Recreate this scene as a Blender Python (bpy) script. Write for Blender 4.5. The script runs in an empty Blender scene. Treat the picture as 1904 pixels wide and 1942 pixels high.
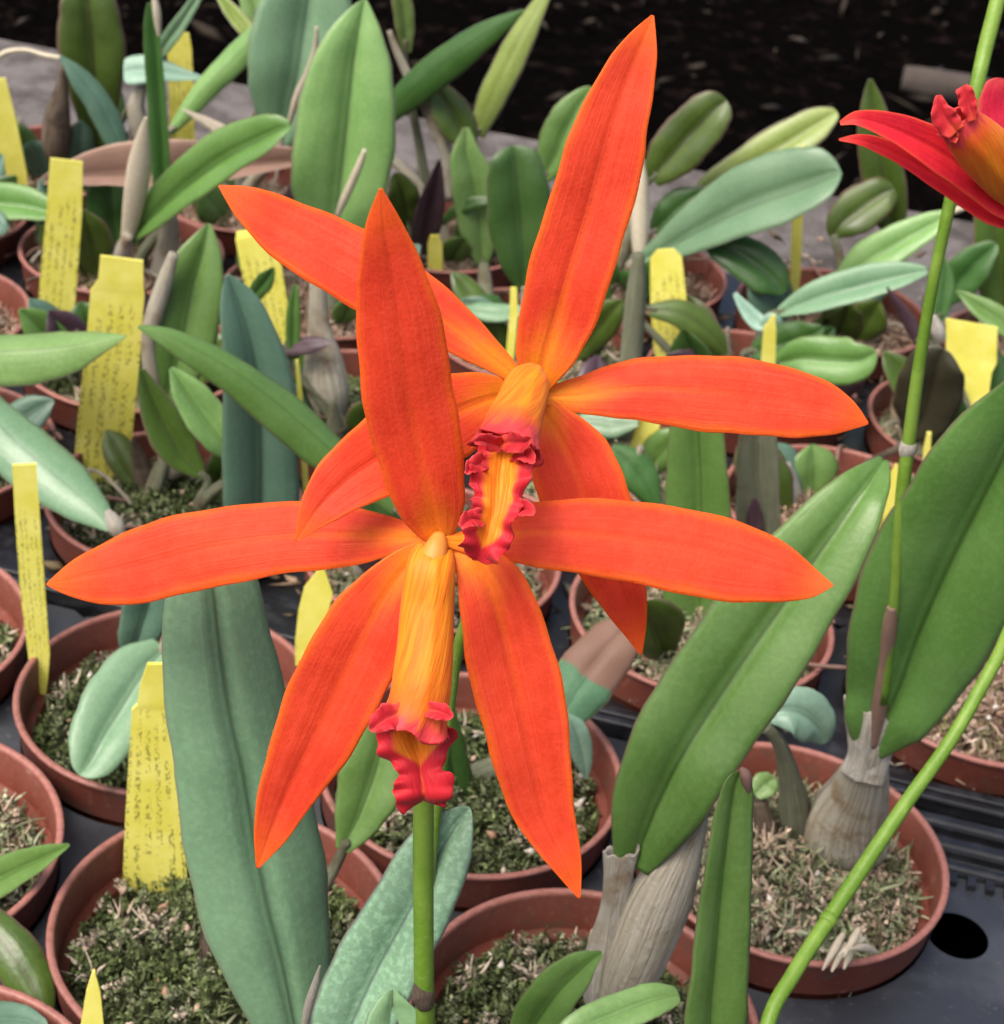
import bpy, math, random
from mathutils import Vector, Matrix, noise
R = math.radians
random.seed(7)
SC = bpy.context.scene
COL = SC.collection

# ------------------------------------------------------------------ camera
U = 0.035                                   # one pot radius in metres; lengths below are in pot radii
TH, RO, FPX, H = 0.56973, -0.12505, 3295.16, 7.4938
cF = Vector((0, math.cos(TH), -math.sin(TH)))
c0, s0 = math.cos(RO), math.sin(RO)
R0 = Vector((1, 0, 0)); U0 = Vector((0, math.sin(TH), math.cos(TH)))
cR = R0 * c0 - U0 * s0
cU = R0 * s0 + U0 * c0
CAM = Vector((0, 0, H * U))
cam = bpy.data.cameras.new('camera'); camo = bpy.data.objects.new('camera', cam); COL.objects.link(camo)
camo.matrix_world = Matrix(((cR.x, cU.x, -cF.x, CAM.x), (cR.y, cU.y, -cF.y, CAM.y), (cR.z, cU.z, -cF.z, CAM.z), (0, 0, 0, 1)))
cam.sensor_fit = 'HORIZONTAL'; cam.sensor_width = 36; cam.lens = FPX / 1904 * 36
cam.clip_start = 0.01; cam.clip_end = 60
cam.dof.use_dof = True; cam.dof.focus_distance = 6.3 * U; cam.dof.aperture_fstop = 70
SC.camera = camo

# ------------------------------------------------------------------ light
w = bpy.data.worlds.new('World'); SC.world = w; w.use_nodes = True
nt = w.node_tree
sky = nt.nodes.new('ShaderNodeTexSky'); sky.sky_type = 'NISHITA'; sky.sun_disc = False
SUN_EL, SUN_AZ = R(60), R(230)              # azimuth clockwise from +Y
sky.sun_elevation = SUN_EL; sky.sun_rotation = SUN_AZ; sky.air_density = 0.7; sky.dust_density = 7.0; sky.ozone_density = 0.4
nt.links.new(sky.outputs[0], nt.nodes['Background'].inputs[0]); nt.nodes['Background'].inputs[1].default_value = 0.125
sl = bpy.data.lights.new('sun', 'SUN'); so = bpy.data.objects.new('sun', sl); COL.objects.link(so)
sl.energy = 1.5; sl.angle = R(42); sl.color = (1, 0.96, 0.9)
sd = Vector((math.sin(SUN_AZ) * math.cos(SUN_EL), math.cos(SUN_AZ) * math.cos(SUN_EL), math.sin(SUN_EL)))
so.rotation_euler = sd.to_track_quat('Z', 'Y').to_euler(); so.location = sd * 2
SC.view_settings.view_transform = 'Standard'; SC.view_settings.look = 'None'
SC.view_settings.gamma = 1; SC.view_settings.use_curve_mapping = False
SC.view_settings.exposure = 1.0

# ------------------------------------------------------------------ geometry helpers
def at(x, y, Y):
    """point of the place seen at photo position (x, y) standing Y pot radii in front of the camera"""
    u, v = (x - 952) / FPX, (y - 971) / FPX
    d = cF + cR * u - cU * v
    return CAM + d * (Y * U / d.y)
def pxs(P):                                  # metres per photo pixel at P
    return (P - CAM).dot(cF) / FPX
def cat(pts, t):
    n = len(pts) - 1
    k = min(int(t * n), n - 1); f = t * n - k
    p0, p1, p2, p3 = pts[max(k - 1, 0)], pts[k], pts[k + 1], pts[min(k + 2, n)]
    return [0.5 * (2 * b + (c - a) * f + (2 * a - 5 * b + 4 * c - d) * f * f + (3 * b - a - 3 * c + d) * f ** 3) for a, b, c, d in zip(p0, p1, p2, p3)]
def mesh(name, vs, fs, attrs=None, smooth=True):
    m = bpy.data.meshes.new(name); m.from_pydata(vs, [], fs); m.update()
    if smooth: m.polygons.foreach_set('use_smooth', [True] * len(m.polygons))
    for k, a in (attrs or {}).items():
        if isinstance(a[0], (tuple, list)):
            at_ = m.attributes.new(k, 'FLOAT_COLOR', 'POINT'); at_.data.foreach_set('color', [c for q in a for c in q])
        else:
            at_ = m.attributes.new(k, 'FLOAT', 'POINT'); at_.data.foreach_set('value', a)
    return m
def origin(o):
    v = Vector((0, 0, 0))
    while o is not None: v = v + o.location; o = o.parent
    return v
def obj(name, m, mat=None, parent=None):
    o = bpy.data.objects.new(name, m); COL.objects.link(o); o.parent = parent
    if mat and not m.materials: m.materials.append(mat)
    return o
def part(name, vs, fs, mat, parent=None, attrs=None, smooth=True):
    if parent is not None:
        og = origin(parent); vs = [Vector(v) - og for v in vs]
    return obj(name, mesh(name, vs, fs, attrs, smooth), mat, parent)
def tag(o, label=None, cat_=None, group=None, kind=None):
    if label: o['label'] = label
    if cat_: o['category'] = cat_
    if group: o['group'] = group
    if kind: o['kind'] = kind
    return o
def thing(name, loc, label, cat_, group=None):
    o = bpy.data.objects.new(name, None); COL.objects.link(o); o.location = loc; o.empty_display_size = 0.01
    return tag(o, label, cat_, group)
UP = Vector((0, 0, 1))
def ylist(Y, n, pts=None):
    if isinstance(Y, (int, float)): return [Y] * n
    if len(Y) == n: return list(Y)
    if pts:
        a = [0.0]
        for i in range(1, n): a.append(a[-1] + math.hypot(pts[i][0] - pts[i - 1][0], pts[i][1] - pts[i - 1][1]))
        return [Y[0] + (Y[1] - Y[0]) * t / a[-1] for t in a]
    return [Y[0] + (Y[1] - Y[0]) * i / (n - 1) for i in range(n)]
def ribbon(name, pts, Y, mat, parent, fold=0.2, up=0.35, thick=0.03, nu=12, nv=34, groove=0.06, ruffle=0, rt=0.0, rb=0.0, wob=0.02, cup=0.9, side=0.0, ridge=0.0, seed=None, rfreq=7, bulge=0.13):
    """blade with a mid rib, two halves folded along it, real thickness; pts (x, y, half width) run from tip to base"""
    n = len(pts); ys = ylist(Y, n, pts)
    q = [(p[0], p[1], p[2], ys[i]) for i, p in enumerate(pts)]
    rnd = random.Random(seed if seed is not None else int(pts[0][0] * 13 + pts[0][1] * 7))
    ph = [rnd.uniform(0, 6.28) for _ in range(6)]
    C = []
    for i in range(nv + 1):
        t = i / nv
        tt = 0.5 * t + 0.5 * (0.5 - 0.5 * math.cos(math.pi * t))
        x, y, hw, Yv = cat(q, tt)
        if rt and tt < rt: hw *= math.sqrt(max(1 - (1 - tt / rt) ** 2, 0.0))
        if rb and tt > 1 - rb: hw *= math.sqrt(max(1 - (1 - (1 - tt) / rb) ** 2, 0.0))
        P = at(x, y, Yv); C.append((P, max(hw, 0.6) * pxs(P), tt))
    top, bot, lu, lv = [], [], [], []
    for i, (P, hw, tt) in enumerate(C):
        T = (C[min(i + 1, nv)][0] - C[max(i - 1, 0)][0]).normalized()
        V = (CAM - P).normalized()
        W0 = T.cross(V)
        if W0.length < 1e-4: W0 = cR.copy()
        W0.normalize()
        N = W0.cross(T).normalized()
        upv = UP - T * UP.dot(T)
        N2 = (N + upv * up + W0 * side).normalized()
        W = T.cross(N2).normalized()
        cs = max(abs(W.dot(W0)), 0.55)
        h2 = hw / cs
        for j in range(nu + 1):
            s = -1 + 2 * j / nu
            a = abs(s)
            off = fold * h2 * (a ** cup) + groove * hw * min(a / 0.12, 1)
            off += bulge * h2 * (1 - (2 * a - 1) ** 2) * min(1, 6 * tt)
            off += wob * hw * math.sin(tt * 9 + ph[0] + s * 1.3) + wob * 0.7 * hw * math.sin(tt * 19 + ph[1] - s * 2.0)
            if ridge: off += ridge * hw * math.sin(a * 17 + ph[2] + tt * 2) * (1 - a ** 4)
            ww = s * h2
            if ruffle:
                f1 = rfreq * (1.0 if s > 0 else 1.23); sg = 2.1 if s > 0 else 0
                off += ruffle * hw * (a ** 2) * (math.sin(f1 * 6.28 * tt + ph[3] + sg) + .6 * math.sin(f1 * 14.9 * tt + ph[1] + sg))
                ww *= 1 + 0.4 * ruffle * a * (.7 * math.sin(f1 * 1.37 * 6.28 * tt + ph[4] + sg) + .5 * math.sin(f1 * 17.3 * tt + ph[5] - sg))
            else:
                ww *= 1 + 0.018 * a * math.sin(tt * 23 + ph[4] + s) + 0.012 * a * math.sin(tt * 51 + ph[5] - s)
            p = P + W * ww + N2 * off
            top.append(p); bot.append(p - N2 * (thick * hw * (1 - 0.55 * a ** 3)) * 1.0)
            lu.append(s); lv.append(tt)
    k = nu + 1; M = len(top); fs = []
    for i in range(nv):
        for j in range(nu):
            a = i * k + j
            fs.append((a, a + 1, a + k + 1, a + k)); fs.append((M + a, M + a + k, M + a + k + 1, M + a + 1))
        a = i * k; fs.append((a, a + k, M + a + k, M + a)); a += nu; fs.append((a, M + a, M + a + k, a + k))
    for j in range(nu):
        fs.append((j, M + j, M + j + 1, j + 1)); a = nv * k + j; fs.append((a, a + 1, M + a + 1, M + a))
    return part(name, top + bot, fs, mat, parent, {'lu': lu * 2, 'lv': lv * 2})
def tube3(name, P3, mat, parent, ns=12, nv=26, ridges=0, ramp=0.0, lump=0.0, flat=1.0, seed=0, cap=True):
    """round limb through (point, radius) pairs"""
    q = [(p.x, p.y, p.z, r) for p, r in P3]
    rnd = random.Random(seed); ph = [rnd.uniform(0, 6.28) for _ in range(5)]
    C = [cat(q, i / nv) for i in range(nv + 1)]
    vs, lu, lv, fs = [], [], [], []
    for i, c in enumerate(C):
        P = Vector(c[:3]); T = (Vector(C[min(i + 1, nv)][:3]) - Vector(C[max(i - 1, 0)][:3])).normalized()
        V = (CAM - P).normalized(); W = T.cross(V).normalized(); N = W.cross(T)
        for j in range(ns):
            a = 6.28318 * j / ns; t = i / nv
            r = max(c[3], 1e-5) * (1 + ramp * math.sin(ridges * a + ph[0] + 1.5 * math.sin(t * 4 + ph[1])) + lump * math.sin(t * 11 + ph[2] + 2 * math.sin(a)) )
            vs.append(P + W * (math.cos(a) * r) + N * (math.sin(a) * r * flat)); lu.append(j / ns * 2 - 1); lv.append(t)
    for i in range(nv):
        for j in range(ns):
            a, b = i * ns + j, i * ns + (j + 1) % ns
            fs.append((a, b, b + ns, a + ns))
    if cap: fs.append(tuple(range(ns))[::-1]); fs.append(tuple(range(nv * ns, nv * ns + ns)))
    return part(name, vs, fs, mat, parent, {'lu': lu, 'lv': lv})
def tube(name, pts, Y, mat, parent, **k):
    ys = ylist(Y, len(pts), pts); L = []
    for (x, y, r), Yv in zip(pts, ys):
        P = at(x, y, Yv); L.append((P, r * pxs(P)))
    return tube3(name, L, mat, parent, seed=int(pts[0][0]), **k)

# ------------------------------------------------------------------ materials
class G:
    def __init__(s, name):
        s.m = bpy.data.materials.new(name); s.m.use_nodes = True; s.t = s.m.node_tree
        s.t.nodes.clear(); s.out = s.n('ShaderNodeOutputMaterial')
    def n(s, kind, **k):
        nd = s.t.nodes.new(kind)
        for a, b in k.items():
            if a.startswith('i_'):
                key = a[2:]
                nd.inputs[int(key) if key.isdigit() else key.replace('_', ' ')].default_value = b
            else: setattr(nd, a, b)
        return nd
    def l(s, a, b): s.t.links.new(a, b)
    def set(s, sock, v):
        if hasattr(v, 'is_output') or isinstance(v, bpy.types.NodeSocket): s.l(v, sock)
        else: sock.default_value = v
    def attr(s, name, out='Fac'):
        return s.n('ShaderNodeAttribute', attribute_name=name).outputs[out]
    def math(s, op, a, b=0.0, clamp=False):
        nd = s.n('ShaderNodeMath', operation=op, use_clamp=clamp); s.set(nd.inputs[0], a); s.set(nd.inputs[1], b); return nd.outputs[0]
    def ramp(s, v, a, b, lo=0.0, hi=1.0):
        nd = s.n('ShaderNodeMapRange', interpolation_type='SMOOTHSTEP'); s.set(nd.inputs[0], v)
        for i, x in enumerate((a, b, lo, hi)): nd.inputs[i + 1].default_value = x
        return nd.outputs[0]
    def mix(s, f, a, b, mode='MIX'):
        nd = s.n('ShaderNodeMix', data_type='RGBA', blend_type=mode, clamp_factor=True); s.set(nd.inputs[0], f)
        for i, v in ((6, a), (7, b)):
            if isinstance(v, tuple): v = v if len(v) == 4 else (*v, 1)
            s.set(nd.inputs[i], v)
        return nd.outputs[2]
    def noise(s, scale, vec=None, detail=4, rough=0.55, out=0):
        nd = s.n('ShaderNodeTexNoise', i_Scale=scale, i_Detail=detail, i_Roughness=rough)
        if vec is not None: s.l(vec, nd.inputs['Vector'])
        return nd.outputs[out]
    def vec(s, a, b, c=0.0):
        nd = s.n('ShaderNodeCombineXYZ'); s.set(nd.inputs[0], a); s.set(nd.inputs[1], b); s.set(nd.inputs[2], c); return nd.outputs[0]
    def pos(s): return s.n('ShaderNodeNewGeometry').outputs['Position']
    def rnd(s): return s.n('ShaderNodeObjectInfo').outputs['Random']
    def fin(s, col, rough=0.5, bump=None, bs=0.2, bd=0.0005, trans=0.0, tcol=None, spec=0.4, sss=0.0, sheen=0.0):
        b = s.n('ShaderNodeBsdfPrincipled'); s.set(b.inputs['Base Color'], (*col, 1) if isinstance(col, tuple) else col)
        s.set(b.inputs['Roughness'], rough); b.inputs['Specular IOR Level'].default_value = spec
        if sheen: b.inputs['Sheen Weight'].default_value = sheen; b.inputs['Sheen Roughness'].default_value = 0.4
        if bump is not None:
            bp = s.n('ShaderNodeBump', i_Strength=bs, i_Distance=bd); s.l(bump, bp.inputs['Height']); s.l(bp.outputs[0], b.inputs['Normal'])
        res = b.outputs[0]
        if trans:
            tr = s.n('ShaderNodeBsdfTranslucent'); s.set(tr.inputs[0], tcol if tcol is not None else col)
            if bump is not None: s.l(bp.outputs[0], tr.inputs['Normal'])
            mx = s.n('ShaderNodeMixShader'); mx.inputs[0].default_value = trans; s.l(res, mx.inputs[1]); s.l(tr.outputs[0], mx.inputs[2]); res = mx.outputs[0]
        s.l(res, s.out.inputs[0]); return s.m

def leaf_mat(name, base, alt, rib=None, edge=(0.14, 0.10, 0.07), tip=None, tipv=0.12, tips=0.3, rough=0.37, trans=0.15, edge_w=0.93, spot=0.14, spec=0.5):
    g = G(name); lu, lv = g.attr('lu'), g.attr('lv'); rn = g.rnd(); P = g.pos()
    al = g.math('ABSOLUTE', lu)
    big = g.noise(70, P, 3); sp = g.noise(900, P, 2, 0.6); sp2 = g.noise(2600, P, 1)
    st = g.noise(1.0, g.vec(g.math('MULTIPLY', lu, 9), g.math('MULTIPLY', lv, 2.2), g.math('MULTIPLY', rn, 40)), 3)
    f = g.math('ADD', g.math('MULTIPLY', big, 1.0), g.math('MULTIPLY', st, 0.3))
    c = g.mix(g.ramp(f, 0.35, 0.95), base, alt)
    c = g.mix(g.math('MULTIPLY', g.ramp(sp, 0.42, 0.66), spot), c, tuple(x * 1.7 + 0.01 for x in alt))
    c = g.mix(g.math('MULTIPLY', g.ramp(sp2, 0.5, 0.75), spot * 0.7), c, tuple(x * 0.55 for x in base))
    rib = rib or tuple(x * 0.6 for x in base)
    c = g.mix(g.ramp(al, 0.07, 0.0, 0, 0.7), c, rib)
    c = g.mix(g.math('MULTIPLY', g.ramp(al, edge_w, 1.0), 0.85), c, edge)
    if tip:
        c = g.mix(g.ramp(g.math('ADD', lv, g.math('MULTIPLY', g.math('SUBTRACT', big, 0.5), 0.3)), tipv, tipv * tips), c, tip)
    hs = g.n('ShaderNodeHueSaturation'); g.l(c, hs.inputs['Color'])
    g.set(hs.inputs['Value'], g.ramp(rn, 0, 1, 0.88, 1.12)); g.set(hs.inputs['Hue'], g.ramp(rn, 0, 1, 0.492, 0.508))
    c = hs.outputs[0]
    tc = g.mix(0.5, c, (0.3, 0.5, 0.03), 'MIX')
    bmp = g.math('ADD', g.math('MULTIPLY', sp, 0.5), g.math('MULTIPLY', st, 0.5))
    return g.fin(c, g.ramp(big, 0.3, 0.7, rough - 0.06, rough + 0.1), bmp, 0.25, 0.0006, trans, tc, spec)
M = {}
M['glau'] = leaf_mat('leaf_glaucous', (0.115, 0.215, 0.115), (0.155, 0.265, 0.15), edge=(0.16, 0.2, 0.13))
M['green'] = leaf_mat('leaf_green', (0.085, 0.185, 0.036), (0.12, 0.235, 0.058))
M['light'] = leaf_mat('leaf_light', (0.13, 0.25, 0.07), (0.19, 0.32, 0.10), edge=(0.16, 0.14, 0.11))
M['dark'] = leaf_mat('leaf_dark', (0.03, 0.085, 0.016), (0.048, 0.115, 0.024), edge=(0.12, 0.1, 0.07))
M['teal'] = leaf_mat('leaf_teal', (0.075, 0.155, 0.11), (0.1, 0.19, 0.13), edge=(0.12, 0.15, 0.1))
M['olive'] = leaf_mat('leaf_olive', (0.042, 0.075, 0.012), (0.07, 0.125, 0.016), rib=(0.05, 0.03, 0.02), edge=(0.16, 0.09, 0.08), edge_w=0.85)
M['yolive'] = leaf_mat('leaf_yellow_olive', (0.16, 0.22, 0.04), (0.22, 0.28, 0.07), edge=(0.13, 0.08, 0.09), edge_w=0.8)
M['purple'] = leaf_mat('leaf_purple', (0.05, 0.026, 0.035), (0.07, 0.04, 0.05), edge=(0.09, 0.06, 0.06), trans=0.05)
M['black'] = leaf_mat('leaf_blackish', (0.022, 0.02, 0.011), (0.03, 0.028, 0.014), edge=(0.05, 0.04, 0.02), trans=0.03)
M['mint'] = leaf_mat('leaf_mint', (0.17, 0.30, 0.215), (0.23, 0.37, 0.28), edge=(0.3, 0.42, 0.3))
M['pedge'] = leaf_mat('leaf_purple_edge', (0.12, 0.235, 0.13), (0.18, 0.31, 0.19), rib=(0.07, 0.11, 0.09), edge=(0.10, 0.08, 0.09), edge_w=0.9, spot=0.4, rough=0.5)
M['prib'] = leaf_mat('leaf_purple_rib', (0.17, 0.32, 0.13), (0.22, 0.38, 0.2), rib=(0.07, 0.05, 0.07), edge=(0.10, 0.08, 0.09))
M['half'] = leaf_mat('leaf_half_withered', (0.045, 0.115, 0.06), (0.07, 0.15, 0.08), tip=(0.15, 0.085, 0.062), tipv=0.55, tips=.93, trans=.06, rough=.6, spec=.2, edge=(0.25, 0.25, 0.12))
M['dry'] = leaf_mat('leaf_dry', (0.26, 0.16, 0.125), (0.17, 0.10, 0.08), edge=(0.5, 0.36, 0.28), rough=0.65, trans=0.2, spec=0.2)
M['cream'] = leaf_mat('dry_bract', (0.5, 0.44, 0.33), (0.6, 0.53, 0.42), rib=(0.4, 0.33, 0.24), edge=(0.42, 0.3, 0.2), rough=0.65, trans=0.25, spec=0.2)

def bulb_mat(name, a, b, c3):
    g = G(name); lu, lv = g.attr('lu'), g.attr('lv'); P = g.pos(); rn = g.rnd()
    st = g.noise(1.0, g.vec(g.math('MULTIPLY', lu, 34), g.math('MULTIPLY', lv, 2.2), g.math('MULTIPLY', rn, 30)), 4, 0.65)
    big = g.noise(110, P, 4)
    c = g.mix(g.ramp(st, 0.38, 0.62), a, b)
    c = g.mix(g.ramp(big, 0.5, 0.72), c, c3)
    return g.fin(c, 0.6, g.math('ADD', st, g.math('MULTIPLY', g.noise(500, P, 4, 0.7), 0.5)), 0.8, 0.0018, 0.1, None, 0.3)
M['bulb'] = bulb_mat('pseudobulb_grey', (0.40, 0.36, 0.26), (0.56, 0.53, 0.43), (0.32, 0.24, 0.15))
M['paper'] = bulb_mat('papery_sheath', (0.50, 0.46, 0.36), (0.68, 0.65, 0.57), (0.38, 0.29, 0.19))
M['gbulb'] = bulb_mat('pseudobulb_green', (0.16, 0.18, 0.10), (0.26, 0.27, 0.19), (0.15, 0.12, 0.07))
M['bbulb'] = bulb_mat('pseudobulb_brown', (0.10, 0.07, 0.05), (0.22, 0.17, 0.12), (0.05, 0.035, 0.025))

def stem_mat():
    g = G('flower_stem_green'); P = g.pos(); big = g.noise(120, P, 3); sp = g.noise(1500, P, 2); lv = g.attr('lu')
    c = g.mix(g.ramp(big, 0.35, 0.65), (0.12, 0.235, 0.02), (0.19, 0.32, 0.045))
    c = g.mix(g.ramp(sp, 0.55, 0.75, 0, 0.4), c, (0.27, 0.4, 0.1))
    return g.fin(c, 0.45, sp, 0.2, 0.0004, 0.12, None, 0.4)
M['stem'] = stem_mat()

def petal_mat(name, mid, red, edge, base, basev=0.78):
    g = G(name); lu, lv = g.attr('lu'), g.attr('lv'); al = g.math('ABSOLUTE', lu); P = g.pos(); rn = g.rnd()
    vein = g.noise(1.0, g.vec(g.math('MULTIPLY', lu, 8), g.math('MULTIPLY', lv, 2.2), g.math('MULTIPLY', rn, 50)), 4, 0.6)
    cell = g.n('ShaderNodeTexVoronoi', i_Scale=1900.0); g.l(P, cell.inputs['Vector']); cl = cell.outputs['Distance']
    big = g.noise(90, P, 3)
    c = g.mix(g.ramp(g.math('ADD', g.math('MULTIPLY', vein, 0.45), g.math('MULTIPLY', big, 0.6)), 0.32, 0.78), red, mid)
    e1 = g.ramp(g.math('ADD', al, g.math('MULTIPLY', g.math('SUBTRACT', big, 0.5), 0.35)), 0.72, 1.04)
    c = g.mix(g.math('MULTIPLY', e1, 0.85), c, edge)
    c = g.mix(g.math('MULTIPLY', g.ramp(lv, 0.22, 0.0), 0.75), c, edge)
    y1 = g.ramp(g.math('SUBTRACT', g.math('ADD', lv, g.math('MULTIPLY', vein, 0.12)), g.math('MULTIPLY', al, 0.16)), basev, 0.99)
    c = g.mix(y1, c, base)
    y2 = g.math('MULTIPLY', g.ramp(al, 0.16, 0.02), g.ramp(lv, 0.3, 0.9, 0, 0.5))
    c = g.mix(y2, c, edge)
    mot = g.noise(420, P, 4, 0.7)
    c = g.mix(g.ramp(mot, 0.40, 0.68, 0, 0.25), c, tuple(min(x * 1.15 + 0.03, 1) for x in mid))
    vn = g.noise(1.0, g.vec(g.math('ADD', g.math('MULTIPLY', lu, 26), g.math('MULTIPLY', g.noise(160, P, 2), 2.5)), g.math('MULTIPLY', lv, 1.4), g.math('MULTIPLY', rn, 20)), 2)
    c = g.mix(g.ramp(vn, 0.56, 0.68, 0, 0.30), c, tuple(min(x * 1.1 + 0.05, 1) for x in mid))
    c = g.mix(g.ramp(mot, 0.50, 0.30, 0, 0.15), c, tuple(x * 0.8 for x in red))
    c = g.mix(g.ramp(cl, 0.0, 0.6, 0.16, 0.0), c, tuple(x * 0.75 for x in red))
    bmp = g.math('ADD', g.math('MULTIPLY', cl, 0.5), g.math('MULTIPLY', vein, 1.2))
    return g.fin(c, 0.55, g.math('ADD', bmp, vn), 0.2, 0.0005, 0.45, c, 0.25, sheen=0.12)
M['petal'] = petal_mat('petal_orange', (0.84, 0.090, 0.030), (0.75, 0.058, 0.022), (0.92, 0.19, 0.014), (0.92, 0.36, 0.012), 0.70)
M['petal_red'] = petal_mat('petal_red', (0.86, 0.035, 0.045), (0.78, 0.02, 0.055), (0.88, 0.13, 0.06), (0.8, 0.12, 0.015), 0.85)
M['petal_pink'] = petal_mat('petal_pink', (0.72, 0.03, 0.075), (0.62, 0.015, 0.07), (0.8, 0.14, 0.12), (0.8, 0.12, 0.03), 0.95)

def lip_mat(name, m0, m1, edge=(0.56, 0.020, 0.034), inner=False):
    g = G(name); lu, lv = g.attr('lu'), g.attr('lv'); al = g.math('ABSOLUTE', lu); P = g.pos()
    dg = g.noise(1.0, g.vec(g.math('MULTIPLY', g.math('ADD', lu, g.math('MULTIPLY', lv, 0.5)), 14), g.math('MULTIPLY', lv, 3.0), 3.0), 3, 0.6)
    big = g.noise(140, P, 3)
    c = g.mix(g.ramp(dg, 0.36, 0.66), (0.84, 0.20, 0.012), (0.88, 0.33, 0.016))
    c = g.mix(g.ramp(lv, 0.15, 0.8, 0, 0.45), c, (0.84, 0.16, 0.015)) if not inner else c
    nv = g.math('ADD', lv, g.math('MULTIPLY', g.math('SUBTRACT', g.math('ADD', big, dg), 1.0), 0.35))
    if inner:                                  # blade of the lip: orange heart, crimson margin
        wv = g.math('MULTIPLY', g.ramp(lv, m1 - 0.02, m1 + 0.22), m0)
        e = g.ramp(g.math('SUBTRACT', g.math('ADD', al, g.math('MULTIPLY', g.math('SUBTRACT', big, 0.5), 0.3)), wv), -0.18, 0.10)
        rr = g.ramp(g.noise(1.0, g.vec(g.math('MULTIPLY', lu, 16), g.math('MULTIPLY', lv, 1.0), 1.0), 2), 0.56, 0.66, 0, 0.4 if m1 < .3 else 0.12)
        c = g.mix(rr, c, (0.70, 0.08, 0.012))
        ec = g.mix(big, (0.50, 0.018, 0.026), tuple(min(x * 1.35, 1) for x in edge))
        c = g.mix(e, c, ec)
    else:
        c = g.mix(g.ramp(nv, m0 - 0.14, m0 + 0.02, 0, 0.75), c, (0.85, 0.12, 0.03))
        c = g.mix(g.ramp(nv, m0, m1), c, g.mix(big, (0.60, 0.03, 0.035), (0.78, 0.08, 0.09)))
    return g.fin(c, 0.5, g.math('ADD', dg, big), 0.35, 0.0008, 0.3, c, 0.3, sheen=0.1)
M['lip'] = lip_mat('lip_tube', 0.80, 0.90)
M['lip2'] = lip_mat('lip_tube_blushed', 0.70, 0.85)
M['lipin'] = lip_mat('lip_blade', 0.66, 0.42, inner=True)
M['lipin2'] = lip_mat('lip_blade_veined', 0.56, 0.10, inner=True)
g = G('column_brown_orange'); P = g.pos(); n_ = g.noise(260, P, 3)
M['column'] = g.fin(g.mix(n_, (0.72, 0.22, 0.03), (0.84, 0.34, 0.07)), 0.5, n_, 0.2, 0.0005, 0.2)

def pot_mat():
    g = G('pot_plastic'); P = g.pos(); a = g.noise(60, P, 4); b = g.noise(700, P, 3); r = g.attr('lv'); rn = g.rnd()
    c = g.mix(g.ramp(a, 0.3, 0.7), (0.125, 0.031, 0.019), (0.165, 0.044, 0.028))
    c = g.mix(g.ramp(b, 0.55, 0.8, 0, 0.35), c, (0.3, 0.15, 0.12))
    c = g.mix(g.math('MULTIPLY', r, g.ramp(b, 0.2, 0.6, 0.35, 0.85)), c, (0.29, 0.125, 0.10))
    dirt = g.noise(160, P, 5, 0.7)
    c = g.mix(g.ramp(dirt, 0.54, 0.70, 0, 0.7), c, (0.085, 0.06, 0.04))
    salt = g.noise(240, P, 6, 0.75)
    c = g.mix(g.ramp(salt, 0.60, 0.72, 0, 0.5), c, (0.30, 0.22, 0.18))
    hs = g.n('ShaderNodeHueSaturation'); g.l(c, hs.inputs['Color']); g.set(hs.inputs['Value'], g.ramp(rn, 0, 1, 0.85, 1.12))
    return g.fin(hs.outputs[0], g.ramp(a, 0.3, 0.7, 0.42, 0.58), b, 0.15, 0.0005)
M['pot'] = pot_mat()
def tray_mat():
    g = G('tray_black_plastic'); P = g.pos(); a = g.noise(45, P, 5, 0.6); b = g.noise(900, P, 2)
    c = g.mix(g.ramp(a, 0.4, 0.7), (0.022, 0.025, 0.031), (0.045, 0.05, 0.058))
    c = g.mix(g.ramp(b, 0.66, 0.74, 0, 0.5), c, (0.13, 0.13, 0.13))
    return g.fin(c, g.ramp(a, 0.35, 0.7, 0.36, 0.52), b, 0.15, 0.0004, spec=0.6)
M['tray'] = tray_mat()
g = G('rib_black_plastic'); P = g.pos(); a = g.noise(200, P, 4)
M['rib'] = g.fin(g.mix(g.ramp(a, 0.45, 0.75), (0.006, 0.0065, 0.008), (0.022, 0.024, 0.028)), 0.34, a, 0.2, 0.0006, spec=0.6)
g = G('ledge_grey'); P = g.pos(); a = g.noise(40, P, 6, 0.7); b = g.noise(500, P, 4)
M['ledge'] = g.fin(g.mix(g.ramp(a, 0.35, 0.65), (0.055, 0.048, 0.044), g.mix(b, (0.10, 0.09, 0.085), (0.17, 0.155, 0.15))), 0.8, b, 0.5, 0.002, spec=0.2)
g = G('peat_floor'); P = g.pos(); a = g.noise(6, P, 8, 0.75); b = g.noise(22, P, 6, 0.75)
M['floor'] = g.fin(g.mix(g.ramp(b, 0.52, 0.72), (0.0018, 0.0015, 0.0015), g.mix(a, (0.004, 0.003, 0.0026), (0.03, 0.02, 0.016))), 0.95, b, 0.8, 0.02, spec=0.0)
g = G('moss_strands'); c = g.attr('mcol', 'Color'); b = g.noise(900, g.pos(), 2)
M['moss'] = g.fin(g.mix(g.ramp(b, 0.3, 0.7, 0, 0.3), c, (0.05, 0.045, 0.02)), 0.8, b, 0.3, 0.0005, 0.12, c, 0.2)
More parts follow.
